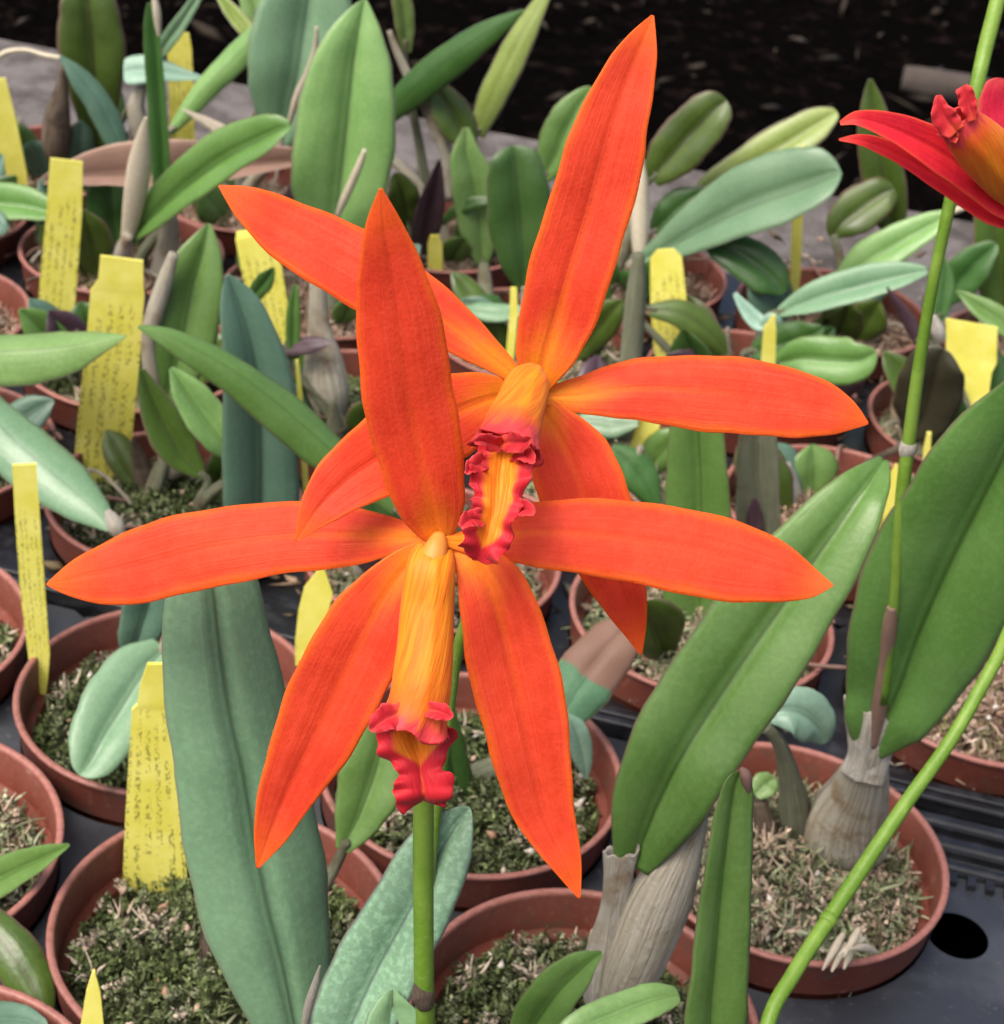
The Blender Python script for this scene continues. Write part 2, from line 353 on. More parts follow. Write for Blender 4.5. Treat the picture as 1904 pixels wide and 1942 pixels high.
def tag_mat(printed):
    g = G('label_yellow_printed' if printed else 'label_yellow'); P = g.pos(); a = g.noise(160, P, 4); b = g.noise(1400, P, 2)
    lu, lv = g.attr('lu'), g.attr('lv'); rn = g.rnd()
    c = g.mix(g.ramp(a, 0.3, 0.75), (0.72, 0.68, 0.10), (0.82, 0.78, 0.19))
    c = g.mix(g.ramp(b, 0.55, 0.8, 0, 0.3), c, (0.8, 0.74, 0.25))
    if printed:                                # lines of small print run along the stake
        row = g.math('MULTIPLY', lu, 2.6)
        rid = g.math('FLOOR', row); fr = g.math('SUBTRACT', row, rid)
        inrow = g.math('MULTIPLY', g.ramp(fr, 0.18, 0.26), g.ramp(fr, 0.80, 0.70))
        ch = g.noise(1.0, g.vec(g.math('MULTIPLY', fr, 4.2), g.math('MULTIPLY', lv, 74), g.math('ADD', g.math('MULTIPLY', rid, 7.3), g.math('MULTIPLY', rn, 60))), 2, 0.6)
        wd = g.noise(1.0, g.vec(g.math('MULTIPLY', rid, 3.7), g.math('MULTIPLY', lv, 9), g.math('MULTIPLY', rn, 60)), 2)
        ink = g.math('MULTIPLY', g.math('MULTIPLY', inrow, g.ramp(ch, 0.50, 0.58)), g.ramp(wd, 0.40, 0.47))
        ink = g.math('MULTIPLY', ink, g.ramp(lv, 0.14, 0.22))
        c = g.mix(g.math('MULTIPLY', ink, 0.66), c, (0.07, 0.065, 0.02))
    dirt = g.noise(330, P, 5, 0.7)
    c = g.mix(g.math('MULTIPLY', g.ramp(dirt, 0.60, 0.74, 0, 0.6), g.ramp(lv, 0.35, 1.0, 0.25, 1)), c, (0.22, 0.19, 0.06))
    return g.fin(c, 0.45, b, 0.15, 0.0003, 0.15, (0.7, 0.6, 0.08, 1))
M['tag'] = tag_mat(True); M['tagp'] = tag_mat(False)
M['crimson'] = petal_mat('petal_crimson', (0.68, 0.038, 0.05), (0.60, 0.022, 0.038), (0.80, 0.11, 0.10), (0.74, 0.10, 0.04), 0.7)
g = G('bench_black'); b_ = g.noise(80, g.pos(), 4)
M['bench'] = g.fin(g.mix(b_, (0.002, 0.002, 0.002), (0.007, 0.007, 0.007)), 0.9, b_, 0.3, 0.002, spec=0.05)

# ------------------------------------------------------------------ setting: floor, ledge, trays
E_ = Vector((0.9856, -0.1690, 0)); N_ = Vector((0.1690, 0.9856, 0))    # along / across the pot rows
def en(e, n, z=0.0): return (E_ * e + N_ * n + Vector((0, 0, z))) * U
def slab(name, e0, e1, n0, n1, z0, z1, mat, parent=None, bev=0.0):
    vs = [en(e, n, z) for z in (z0, z1) for e, n in ((e0, n0), (e1, n0), (e1, n1), (e0, n1))]
    fs = [(3, 2, 1, 0), (4, 5, 6, 7), (0, 1, 5, 4), (1, 2, 6, 5), (2, 3, 7, 6), (3, 0, 4, 7)]
    o = part(name, vs, fs, mat, parent, smooth=False)
    if bev:
        b = o.modifiers.new('bevel', 'BEVEL'); b.width = bev * U; b.segments = 2
    return o
# peat floor far below the bench, gently uneven
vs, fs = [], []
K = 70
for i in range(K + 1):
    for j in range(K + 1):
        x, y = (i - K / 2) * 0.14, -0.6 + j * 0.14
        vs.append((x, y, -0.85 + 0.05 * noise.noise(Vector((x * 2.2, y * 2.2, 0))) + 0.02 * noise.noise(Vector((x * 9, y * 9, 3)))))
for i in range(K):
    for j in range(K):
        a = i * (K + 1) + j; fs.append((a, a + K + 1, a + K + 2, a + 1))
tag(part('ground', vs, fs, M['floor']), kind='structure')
tag(slab('bench_ledge', -16, 16, 17.75, 21.4, -1.2, -0.62, M['ledge'], bev=0.06), kind='structure')
tag(slab('bench', -16, 16, 0.5, 17.74, -2.6, -2.2, M['bench']), kind='structure')

PH = 0.25                                   # the row step follows the pots, measured from the photograph
ROW = {0: (-.47, 5.03), 1: (.8, 6.64), 2: (2.08, 8.25), 3: (1.58, 10.65), 4: (2.8, 12.45), 5: (2.16, 14.55), 6: (1.03, 16.65)}
def pc(r, i): x, y = ROW[r]; return Vector((x + 2.07 * i, y - .355 * i, 0))
POTS = [(0, -1), (0, 0), (0, 1), (1, -2), (1, -1), (1, 0), (2, -3), (2, -2), (2, -1), (2, 0), (3, -3), (3, -2), (3, -1), (3, 0), (3, 1),
        (4, -4), (4, -3), (4, -2), (4, -1), (4, 0), (5, -4), (5, -3), (5, -2), (5, -1), (5, 0), (5, 1), (6, -3), (6, -2), (6, -1), (6, 0), (6, 1), (6, 2)]
ZT = -0.33
def tray(name, cells, n0, n1, label):
    """carrying tray: a sheet with a round well for every pot, each well with its own lip"""
    t = thing(name, en(0, (n0 + n1) / 2, ZT), label, 'tray', 'black carrying trays')
    vs, fs = [], []
    for c, r in cells:
        k0 = len(vs); NS = 360 if r < .5 or (c.x > 1.9 and c.y < 9.2) else 72
        ring_out, ring_in, ring_low = [], [], []
        for k in range(NS):
            a = 6.28318 * (k + 0.5) / NS; d = Vector((math.cos(a), math.sin(a), 0)); tm = 9.0
            for c2, r2 in cells:
                v = c2 - c
                if v.length < 1e-6: continue
                pr = d.dot(v)
                if pr > 1e-6: tm = min(tm, (v.length_squared + r * r - r2 * r2) / 2 / pr)
            for nrm, lim in ((N_, n1), (-N_, -n0), (E_, 9.5), (-E_, 9.5)):
                pr = d.dot(nrm)
                if pr > 1e-6: tm = min(tm, (lim - c.dot(nrm)) / pr)
            tm = max(tm, r * 1.004)
            ring_out.append((c + d * tm + Vector((0, 0, ZT))) * U)
            ring_in.append((c + d * r + Vector((0, 0, ZT))) * U)
            ring_low.append((c + d * r * (0.93 if r > .5 else .7) + Vector((0, 0, -1.5))) * U)
        vs += ring_out + ring_in + ring_low
        for k in range(NS):
            k2 = (k + 1) % NS
            if r > 0.02:
                fs.append((k0 + k, k0 + k2, k0 + NS + k2, k0 + NS + k))
                if r > .5: fs.append((k0 + NS + k, k0 + NS + k2, k0 + 2 * NS + k2, k0 + 2 * NS + k))
            else: fs.append((k0 + k, k0 + k2, k0 + NS + k))
    part('sheet', vs, fs, M['tray'] if n0 < 9 else M['rib'], t, smooth=False)
    return t
def potcells(rows):
    L = []
    for r in rows:
        for i in range(-5, 5):
            L.append((pc(r, i), 0.965 if (r, i) in POTS else 0.01))
    return L
front = potcells((0, 1, 2))
HX, HY = 3.175, 7.972
for hx, hy in ((HX, HY),): front.append((Vector((hx, hy, 0)), 0.195))
t1 = tray('carrying_tray', front, 3.2, 9.50, 'black plastic tray of the front pot rows, with a round hole')
t2 = tray('carrying_tray', potcells((3, 4, 5, 6)), 9.74, 17.7, 'black plastic tray carrying the rows of pots at the back')
def ribbar(e0, e1, n, wd, z, parent, ribs=False, name='ridge'):
    o = slab(name, e0, e1, n - wd / 2, n + wd / 2, z - 0.16, z, M['rib'], parent, bev=0.035)
    if ribs:
        e = e0 + 0.05
        while e < e1:
            slab('rib', e, e + 0.055, n - wd / 2 - 0.10, n - wd / 2 - 0.004, z - 0.14, z - 0.015, M['rib'], parent); e += 0.12
slab('rim', -9.4, 9.4, 9.52, 9.60, ZT - 0.5, ZT + 0.12, M['rib'], t1, bev=0.02)
slab('rim', -9.4, 9.4, 9.64, 9.735, ZT - 0.5, ZT + 0.10, M['rib'], t2, bev=0.02)
ribbar(1.42, 9.3, 9.36, 0.12, ZT + 0.10, t1)
ribbar(1.52, 9.3, 9.16, 0.13, ZT + 0.09, t1)
ribbar(1.66, 4.8, 8.98, 0.10, ZT + 0.06, t1, True)

# ------------------------------------------------------------------ pots
def lathe(prof, ns=64, lvf=None):
    vs, fs, lv = [], [], []
    for r, z, e in prof:
        for k in range(ns):
            a = 6.28318 * k / ns; vs.append(Vector((r * math.cos(a), r * math.sin(a), z)) * U); lv.append(e)
    for i in range(len(prof) - 1):
        for k in range(ns):
            k2 = (k + 1) % ns; fs.append((i * ns + k, i * ns + k2, (i + 1) * ns + k2, (i + 1) * ns + k))
    return vs, fs, lv
prof_wall = [(.66, -1.62, 0), (.90, -.36, 0), (.905, -.335, 0), (.955, -.30, 0), (.958, -.29, 0), (.975, -.05, 0), (.978, -.04, 0)]
prof_rim = [(.979, -.045, .2), (.992, -.035, .6), (1.0, -.016, 1), (.997, -.003, 1), (.985, .002, 1), (.965, .001, 1), (.955, -.008, .8), (.951, -.03, .3),
            (.935, -.27, 0), (.93, -.285, 0), (.885, -.31, .2), (.878, -.325, 0), (.83, -.75, 0), (.6, -1.58, 0)]
v, f, l_ = lathe(prof_wall); wall_m = mesh('wall', v, f, {'lv': l_}); wall_m.materials.append(M['pot'])
v, f, l_ = lathe(prof_rim); rim_m = mesh('rim', v, f, {'lv': l_}); rim_m.materials.append(M['pot'])

PAL = {'green': [(.115, .155, .055), (.17, .215, .09), (.055, .075, .026), (.23, .27, .14), (.31, .33, .20), (.52, .44, .34)],
       'tan': [(.46, .32, .23), (.56, .42, .32), (.33, .21, .15), (.20, .13, .085), (.62, .50, .40), (.24, .22, .11)],
       'mixed': [(.27, .30, .16), (.45, .36, .26), (.33, .37, .22), (.58, .45, .34), (.12, .12, .06), (.40, .44, .29)]}
def moss(kind, seed):
    rd = random.Random(seed); vs, fs, co = [], [], []
    def hgt(x, y):
        r = math.hypot(x, y)
        return -.36 + .20 * (1 - r * r) + .09 * noise.noise(Vector((x * 2.4, y * 2.4, seed))) + .05 * noise.noise(Vector((x * 6, y * 6, seed + 5)))
    # uneven bed
    NB = 22; NR = 9
    base = tuple(c * .35 for c in PAL[kind][2])
    for i in range(NR + 1):
        for k in range(NB):
            r = .885 * i / NR; a = 6.28318 * k / NB; x, y = r * math.cos(a), r * math.sin(a)
            vs.append((x, y, hgt(x, y) - .04)); co.append((*base, 1))
    for i in range(NR):
        for k in range(NB): fs.append((i * NB + k, (i + 1) * NB + k, (i + 1) * NB + (k + 1) % NB, i * NB + (k + 1) % NB))
    def strand(p, d, ln, rad, col, bend, segs=3):
        k0 = len(vs); q = Vector(p); d = d.normalized()
        for s in range(segs + 1):
            u_ = d.orthogonal().normalized(); w_ = d.cross(u_); rr = rad * (1 - .75 * (s / segs) ** 2) * (.6 if s == 0 else 1)
            for k in range(3):
                a = 2.0944 * k; vs.append(tuple(q + u_ * math.cos(a) * rr + w_ * math.sin(a) * rr)); co.append((*col, 1))
            d = (d + bend).normalized(); q = q + d * ln / segs
        for s in range(segs):
            for k in range(3):
                a, b = k0 + s * 3 + k, k0 + s * 3 + (k + 1) % 3; fs.append((a, b, b + 3, a + 3))
    def leaflet(p, d, nrm, ln, wd, col):
        k0 = len(vs); sdv = d.cross(nrm).normalized()
        for q in (p, p + d * ln * .45 + sdv * wd + nrm * wd * .5, p + d * ln, p + d * ln * .45 - sdv * wd + nrm * wd * .5, p + d * ln * .5 - nrm * wd * .3):
            vs.append(tuple(q)); co.append((*col, 1))
        fs.extend([(k0, k0 + 1, k0 + 4), (k0 + 1, k0 + 2, k0 + 4), (k0 + 2, k0 + 3, k0 + 4), (k0 + 3, k0, k0 + 4)])
    rv = lambda: Vector((rd.gauss(0, 1), rd.gauss(0, 1), rd.gauss(0, 1))).normalized()
    def pick(x, y):
        nz = noise.noise(Vector((x * 3.1, y * 3.1, seed + 9)))
        P_ = PAL[kind]; k = rd.random() * .8 + .1 + nz * .9
        c = P_[0 if k < .25 else 1 if k < .5 else 2 if k < .68 else 3 if k < .82 else 4 if k < .93 else 5]
        m_ = rd.uniform(.75, 1.25); return tuple(x_ * m_ for x_ in c)
    ns = {'green': 500, 'tan': 2200, 'mixed': 1200}[kind]; nl = {'green': 12600, 'tan': 5000, 'mixed': 9000}[kind]
    for _ in range(ns):
        r = .87 * math.sqrt(rd.random()); a = rd.uniform(0, 6.283); x, y = r * math.cos(a), r * math.sin(a)
        d = rv(); d.z = abs(d.z) * .45 + (.3 if kind == 'green' else .05)
        ln = rd.uniform(.06, .24) if kind != 'green' else rd.uniform(.04, .12)
        strand((x, y, hgt(x, y) + rd.uniform(-.04, .035)), d, ln, rd.uniform(.007, .017), pick(x, y), rv() * rd.uniform(.4, 1.0), 4)
    # tufts of tiny leaves
    tufts = []
    for _ in range(nl // 14):
        r = .86 * math.sqrt(rd.random()); a = rd.uniform(0, 6.283); tufts.append((r * math.cos(a), r * math.sin(a)))
    for (x, y) in tufts:
        c = pick(x, y); z = hgt(x, y) + rd.uniform(-.05, .03) + .05 * noise.noise(Vector((x * 9, y * 9, seed))); h_ = rd.uniform(.03, .10)
        for q in range(14):
            d = rv(); d.z = d.z * .5 + .35; d.normalize(); m_ = rd.uniform(.7, 1.35)
            p = Vector((x, y, z + h_ * q / 14)) + rv() * .018
            leaflet(p, d, d.orthogonal().normalized(), rd.uniform(.022, .05), rd.uniform(.009, .019), tuple(v_ * m_ for v_ in c))
    for _ in range({'green': 12, 'tan': 30, 'mixed': 24}[kind]):          # frayed clumps of dried moss
        r = .84 * math.sqrt(rd.random()); a = rd.uniform(0, 6.283); x, y = r * math.cos(a), r * math.sin(a); c = rd.choice(PAL[kind][3:] + [(.5, .39, .29)])
        for _q in range(rd.randint(6, 16)):
            d = rv(); d.z = abs(d.z) * .6 + .1; m_ = rd.uniform(.7, 1.2)
            strand((x + rd.gauss(0, .02), y + rd.gauss(0, .02), hgt(x, y) + .02), d, rd.uniform(.08, .2), rd.uniform(.009, .02), tuple(v_ * m_ for v_ in c), rv() * 1.0, 4)
    for _ in range({'green': 30, 'tan': 50, 'mixed': 44}[kind]):          # bark chips and grit
        r = .82 * math.sqrt(rd.random()); a = rd.uniform(0, 6.283); x, y = r * math.cos(a), r * math.sin(a); k0 = len(vs)
        z_ = rd.choice((.7, 1, 1, 1.5)); s_ = Vector((rd.uniform(.02, .06), rd.uniform(.015, .035), rd.uniform(.012, .028))) * z_; ro_ = Matrix.Rotation(rd.uniform(0, 6), 3, rv())
        col = rd.choice([(.55, .46, .36), (.62, .57, .5), (.33, .2, .13), (.5, .36, .27)])
        for sx, sy, sz in ((1, 0, 0), (-1, 0, 0), (0, 1, 0), (0, -1, 0), (0, 0, 1), (0, 0, -1)):
            vs.append(tuple(Vector((x, y, hgt(x, y) + .05)) + ro_ @ Vector((sx * s_.x, sy * s_.y, sz * s_.z)))); co.append((*col, 1))
        for q in ((0, 2, 4), (2, 1, 4), (1, 3, 4), (3, 0, 4), (2, 0, 5), (1, 2, 5), (3, 1, 5), (0, 3, 5)): fs.append(tuple(k0 + t for t in q))
    m = mesh('moss', [Vector(v) * U for v in vs], fs, {'mcol': co}); m.materials.append(M['moss']); return m
MOSS = {k: [moss(k, 11 * i + len(k)) for i in range(2)] for k in PAL}
KIND = {(1, -2): 'mixed', (1, -1): 'green', (1, 0): 'green', (2, -3): 'green', (2, -2): 'green', (2, -1): 'green', (2, 0): 'mixed', (3, -3): 'green', (3, -2): 'green', (3, -1): 'mixed',
        (3, 0): 'mixed', (3, 1): 'tan', (4, 0): 'tan', (4, -1): 'mixed', (4, -2): 'green', (4, -3): 'green', (5, -1): 'mixed', (5, 0): 'mixed', (5, 1): 'mixed', (0, 0): 'green', (0, -1): 'mixed'}
PL = {(0, -1): 'brown plastic pot cut off at the bottom left corner', (0, 0): 'brown plastic pot holding the front orange flower stems', (0, 1): 'brown plastic pot under the narrow upright leaf at the bottom',
      (1, -2): 'brown pot at left edge with pale strand moss and empty gap inside', (1, -1): 'brown pot with dark green moss behind the printed yellow stake at bottom left', (1, 0): 'brown pot with green moss and the fat papery bulbs at the bottom centre',
      (2, -3): 'brown pot cut by left edge beside the tall thin yellow stake', (2, -2): 'mossy brown pot behind the round blue-green leaf on the left', (2, -1): 'brown pot half hidden by the lower sepals of the front flower', (2, 0): 'large brown pot at lower right with bulbs and a dry tuft on its rim',
      (3, -3): 'brown pot at left edge below the long horizontal two-toned leaf', (3, -2): 'brown pot behind the left petal with dark moss and the widest yellow label', (3, -1): 'brown pot behind the middle of the front flower', (3, 0): 'brown pot right of the withered-tip leaf, crossed by the long diagonal leaf', (3, 1): 'brown pot of pale tan moss at right edge behind the biggest leaf',
      (4, -4): 'brown pot rim at left edge left of the two printed yellow labels', (4, -3): 'brown pot behind the widest yellow label on the left', (4, -2): 'brown pot behind the front flower upper sepal, left side', (4, -1): 'brown pot behind the lip of the rear orange flower', (4, 0): 'brown pot of tan moss just below the rear flower right petal tip',
      (5, -4): 'brown pot cut by left edge under the dark horizontal leaf', (5, -3): 'brown pot under the cream dry spathe at upper left', (5, -2): 'brown pot at the foot of the broad light green leaf', (5, -1): 'brown pot at the foot of the dark oval leaf by the rear flower', (5, 0): 'brown pot behind the rear flower right petal', (5, 1): 'small looking brown pot behind the blackish round leaf at right',
      (6, -3): 'farthest brown pot at upper left with brown bulb', (6, -2): 'farthest brown pot behind the dry brown horizontal leaf', (6, -1): 'farthest brown pot left of the rear flower upper sepal', (6, 0): 'farthest brown pot right of the rear flower upper sepal', (6, 1): 'farthest brown pot under the narrow edge-on yellow stake', (6, 2): 'farthest brown pot at the right edge below the red flower'}
for key in POTS:
    c = pc(*key)
    p = thing('plant_pot', (c + Vector((0, 0, -1.62))) * U, PL[key], 'pot', 'brown plastic pots in the trays')
    rz = random.uniform(0, 6.28)
    for nm, m_ in (('wall', wall_m), ('rim', rim_m)):
        o = obj(nm, m_, None, p); o.location = (0, 0, 1.62 * U)
    o = obj('moss', random.choice(MOSS[KIND.get(key, 'tan')]), None, p); o.location = (0, 0, 1.62 * U); o.rotation_euler = (0, 0, rz); o['kind'] = 'stuff'

# dried bits fallen between the pots of the back rows, and leaf litter on the floor behind
def litter(name, spots, pal, kind_label):
    rd = random.Random(3); vs, fs, co = [], [], []
    for p, sz in spots:
        k0 = len(vs); d = Vector((rd.gauss(0, 1), rd.gauss(0, 1), rd.gauss(0, .35))).normalized(); q = d.orthogonal().normalized(); r_ = d.cross(q); c = rd.choice(pal); m_ = rd.uniform(.6, 1.3)
        L, W_, H_ = sz * rd.uniform(.7, 2.0), sz * rd.uniform(.15, .5), sz * rd.uniform(.08, .25)
        for v in (d * L, -d * L, q * W_ + d * L * .2, -q * W_ - d * L * .1, r_ * H_, -r_ * H_): vs.append(p + v); co.append((*(x * m_ for x in c), 1))
        for t in ((0, 2, 4), (2, 1, 4), (1, 3, 4), (3, 0, 4), (2, 0, 5), (1, 2, 5), (3, 1, 5), (0, 3, 5)): fs.append(tuple(k0 + i for i in t))
    o = part(name, vs, fs, M['moss'], None, {'mcol': co}); tag(o, kind_label[0], kind_label[1], kind='stuff'); return o
rd = random.Random(5)
litter('dry_litter', [((E_ * rd.uniform(-6.5, 7) + N_ * rd.uniform(9.8, 19.5)) * U + Vector((0, 0, (ZT + .03 if _ % 2 else ZT - .02) * U)), rd.uniform(.04, .11) * U) for _ in range(1500)], [(.38, .27, .19), (.2, .14, .09), (.5, .4, .31), (.12, .09, .05), (.28, .26, .2)], ('dry brown bits of moss and bark fallen between the back pots', 'litter'))
litter('floor_litter', [(Vector((rd.uniform(-2.2, 2.6), rd.uniform(.9, 4.2), -.83)), rd.uniform(.006, .03)) for _ in range(900)], [(.022, .015, .011), (.032, .022, .017), (.014, .01, .008), (.045, .034, .028)], ('dim brown leaf litter strewn over the dark floor behind the bench', 'litter'))

# ------------------------------------------------------------------ orchid plants
def liptube(name, pts, Y, mat, parent, flat=.75, frill=.3, nfr=5, ns=40, nv=30, seed=1, slant=.0, notch=.0):
    """rolled lip: hollow tube that opens into a ruffled mouth; pts run from its foot to the mouth"""
    ys = ylist(Y, len(pts)); q = []
    for (x, y, r), Yv in zip(pts, ys):
        P = at(x, y, Yv); q.append((P.x, P.y, P.z, r * pxs(P)))
    rnd = random.Random(seed); ph = [rnd.uniform(0, 6.28) for _ in range(4)]
    C = [cat(q, i / nv) for i in range(nv + 1)]; vs, lu, lv, fs = [], [], [], []
    for lay in (1.0, .9):
        for i, c in enumerate(C):
            P = Vector(c[:3]); T = (Vector(C[min(i + 1, nv)][:3]) - Vector(C[max(i - 1, 0)][:3])).normalized()
            V = (CAM - P).normalized(); W = T.cross(V).normalized(); N = W.cross(T); t = i / nv; fz = max(0, (t - .72) / .28) ** 1.5
            for j in range(ns):
                a = 6.28318 * j / ns
                ruf = math.sin(nfr * a + ph[0]) + .55 * math.sin((nfr * 2 + 1) * a + ph[1])
                r = c[3] * lay * (1 + frill * fz * (.45 + .45 * ruf) + .03 * math.sin(3 * a + t * 5))
                seam = .10 * c[3] * math.exp(-((a - 1.75) / .16) ** 2) * (1 - fz)      # overlapping margins of the rolled lip
                p = P + W * (math.cos(a) * r) + N * (math.sin(a) * (r * flat + seam)) + T * (c[3] * frill * fz * .55 * math.sin(nfr * a + ph[2] + 1.3) + c[3] * slant * fz * math.cos(a + .6) + c[3] * notch * math.exp(-((a - 1.62) / .42) ** 2) * (1 - t) ** 7 + c[3] * abs(slant) * .35 * fz * math.sin(7 * a + ph[3]))
                vs.append(p); lu.append(j / ns * 2 - 1); lv.append(t)
    Mn = (nv + 1) * ns
    for L in range(2):
        for i in range(nv):
            for j in range(ns):
                a, b = L * Mn + i * ns + j, L * Mn + i * ns + (j + 1) % ns
                fs.append((a, b, b + ns, a + ns) if L == 0 else (a, a + ns, b + ns, b))
    for j in range(ns):
        a, b = nv * ns + j, nv * ns + (j + 1) % ns; fs.append((a, b, Mn + b, Mn + a))
    if not notch: fs.append(tuple(range(ns))[::-1])
    return part(name, vs, fs, mat, parent, {'lu': lu, 'lv': lv})
def plant(key, label):
    c = pc(*key); o = thing('orchid_plant', (c + Vector((0, 0, -.3))) * U, label, 'orchid plant', 'orchid plants growing in the pots'); o['_r'] = 0
    return (o, c)
def Lf(pl, mat, Y, pts, ab=None, name='leaf', **k):
    """leaf; ab = half width in photo pixels of the pseudobulb that carries it down into its pot"""
    o, c = pl
    r = ribbon(name, pts, Y, M[mat], o, **k)
    if ab:
        Yb = Y if isinstance(Y, (int, float)) else Y[-1]
        B = at(pts[-1][0], pts[-1][1], Yb); Tb = (B - at(pts[-2][0], pts[-2][1], Yb)).normalized()
        rd = random.Random(int(pts[0][0])); e = (c + Vector((rd.uniform(-.3, .3), rd.uniform(-.25, .25), -.42))) * U
        ww = ab * pxs(B); d = (e - B).length
        tube3('pseudobulb', [(B - Tb * d * .06, ww * .55), (B + Tb * d * .12, ww * .75), (B.lerp(e, .45), ww * 1.15), (B.lerp(e, .8), ww * 1.3), (e, ww * .8)], M[k.get('bm', rd.choice(['bulb', 'gbulb', 'gbulb']))] if 'bm' not in k else M['bulb'], o, ridges=9, ramp=.03, seed=int(pts[0][0]))
    return r
def Tb(pl, name, mat, Y, pts, **k): return tube(name, pts, Y, M[mat], pl[0], **k)
def done(pl):
    if '_r' in pl[0]: del pl[0]['_r']

# --- bottom left, front rows
p = plant((0, 0), 'big orchid plant with broad blue-green upright leaf at lower left behind the flower stem')
Lf(p, 'glau', (6.0, 5.35), [(392, 1040, 60), (402, 1111, 88), (417, 1238, 106), (437, 1371, 116), (457, 1456, 122), (480, 1590, 126), (507, 1723, 125), (533, 1823, 104), (557, 1942, 74), (570, 2030, 40)], 40, fold=-.3, up=.15, rt=.1, groove=.2, side=-.15)
Lf(p, 'pedge', (5.65, 5.15), [(890, 1530, 10), (862, 1572, 46), (835, 1616, 66), (775, 1730, 78), (718, 1833, 82), (675, 1923, 80), (640, 2010, 50)], 36, fold=.3, up=.25, rt=.06)
Lf(p, 'prib', (5.2, 5.1), [(745, 1876, 6), (744, 1900, 38), (746, 1942, 62), (750, 2010, 60), (740, 2100, 30)], 30, fold=.3)
Tb(p, 'dry_bract', 'paper', 5.05, [(607, 1832, 2), (598, 1866, 7), (585, 1910, 9), (575, 1960, 6)]); done(p)

p = plant((0, 1), 'orchid plant with narrow upright leaf with dry curled tip, bottom right of centre')
Lf(p, 'green', (5.75, 5.4), [(1405, 1462, 14), (1393, 1492, 30), (1381, 1560, 38), (1371, 1650, 45), (1361, 1750, 51), (1352, 1850, 56), (1345, 1942, 58), (1350, 2060, 40)], 30, fold=.35, side=-.55, up=.1, rt=.05)
Tb(p, 'dry_bract', 'dry', 5.72, [(1405, 1458, 5), (1413, 1468, 11), (1417, 1485, 10), (1420, 1502, 4)])
Lf(p, 'light', (5.6, 5.3), [(1288, 1888, 14), (1240, 1898, 32), (1175, 1922, 36), (1100, 1955, 34), (1050, 2000, 20)], 24, fold=.3, up=.6, rt=.08); done(p)

p = plant((1, 0), 'orchid plant with long diagonal green leaf on papery white bulbs, right of the front flower')
Lf(p, 'green', (7.6, 7.4, 7.3, 7.2, 7.1, 7.0, 6.9, 6.8, 6.75, 6.7), [(1676, 872, 10), (1645, 920, 42), (1609, 971, 66), (1545, 1060, 90), (1476, 1158, 102), (1413, 1248, 107), (1346, 1348, 107), (1290, 1438, 99), (1240, 1540, 80), (1202, 1640, 34)], fold=.34, up=.25, groove=.1)
liptube('sheath', [(1135, 1925, 20), (1142, 1875, 38), (1154, 1800, 42), (1163, 1730, 27), (1172, 1670, 27), (1180, 1612, 34)], (6.6, 6.69), M['paper'], p[0], frill=.05, nfr=3, seed=5, slant=.35, flat=.3)
Tb(p, 'pseudobulb', 'bulb', (6.75, 6.6), [(1338, 1530, 9), (1318, 1575, 22), (1288, 1630, 42), (1245, 1720, 60), (1205, 1820, 58), (1168, 1905, 34)], ridges=11, ramp=.05, lump=.03, ns=22)
Lf(p, 'green', (6.2, 6.3), [(1142, 1806, 5), (1105, 1835, 34), (1060, 1880, 46), (1020, 1935, 46), (985, 1990, 28)], 14, fold=.35, up=.4); done(p)

p = plant((1, -1), 'orchid plant with dark green leaf low behind the front flower lip')
Lf(p, 'green', (7.5, 7.1), [(738, 1350, 24), (728, 1400, 50), (708, 1475, 64), (680, 1550, 46), (650, 1612, 14)], 16, fold=.35, rt=.1)
Lf(p, 'yolive', (7.0, 7.0), [(386, 1770, 2), (360, 1795, 5), (330, 1820, 5), (305, 1850, 4)], None, name='small_shoot')
Tb(p, 'pseudobulb', 'bbulb', (7.0, 6.9), [(395, 1720, 12), (398, 1790, 20), (402, 1850, 24), (402, 1890, 14)]); done(p)

p = plant((1, -2), 'orchid plant at the lower left edge with drooping dark curled leaf')
Lf(p, 'green', (7.1, 7.2), [(132, 1602, 3), (90, 1625, 22), (40, 1650, 33), (-10, 1675, 38), (-50, 1690, 30)], 20, fold=.45, up=.7)
Lf(p, 'olive', (6.4, 6.8), [(88, 1945, 8), (75, 1900, 32), (52, 1850, 46), (15, 1795, 46), (-30, 1745, 34)], None, fold=-.35, up=-.1)
Lf(p, 'teal', (6.1, 6.3), [(90, 1948, 10), (40, 1938, 30), (-20, 1935, 34), (-60, 1930, 30)], None, fold=.2, up=.7, rt=.1); done(p)

p = plant((2, -2), 'orchid plant with round blue-green leaf drooping over the pot at left')
Lf(p, 'glau', (7.85, 8.7), [(150, 1470, 34), (172, 1443, 48), (200, 1390, 66), (235, 1335, 74), (270, 1280, 66), (312, 1232, 30)], 18, fold=.2, up=.5, rt=.22)
Lf(p, 'teal', (9.1, 9.0), [(292, 1100, 40), (280, 1150, 44), (262, 1210, 36), (248, 1262, 14)], 14, fold=.35); done(p)

p = plant((2, -1), 'orchid plant with half withered leaf, brown tip folded, beside the right lower sepal')
Lf(p, 'half', (9.3, 8.7), [(1208, 1165, 18), (1178, 1203, 44), (1140, 1246, 56), (1100, 1300, 58), (1066, 1356, 42), (1040, 1400, 16)], 18, fold=-.22, up=.5, wob=.06)
Lf(p, 'mint', (8.5, 8.5), [(1112, 1478, 3), (1106, 1440, 18), (1092, 1390, 24), (1070, 1360, 12)], None, fold=.1, up=.2)
Lf(p, 'dark', (8.6, 8.5), [(880, 1560, 10), (860, 1480, 34), (850, 1400, 30), (850, 1340, 14)], None, fold=.3); done(p)

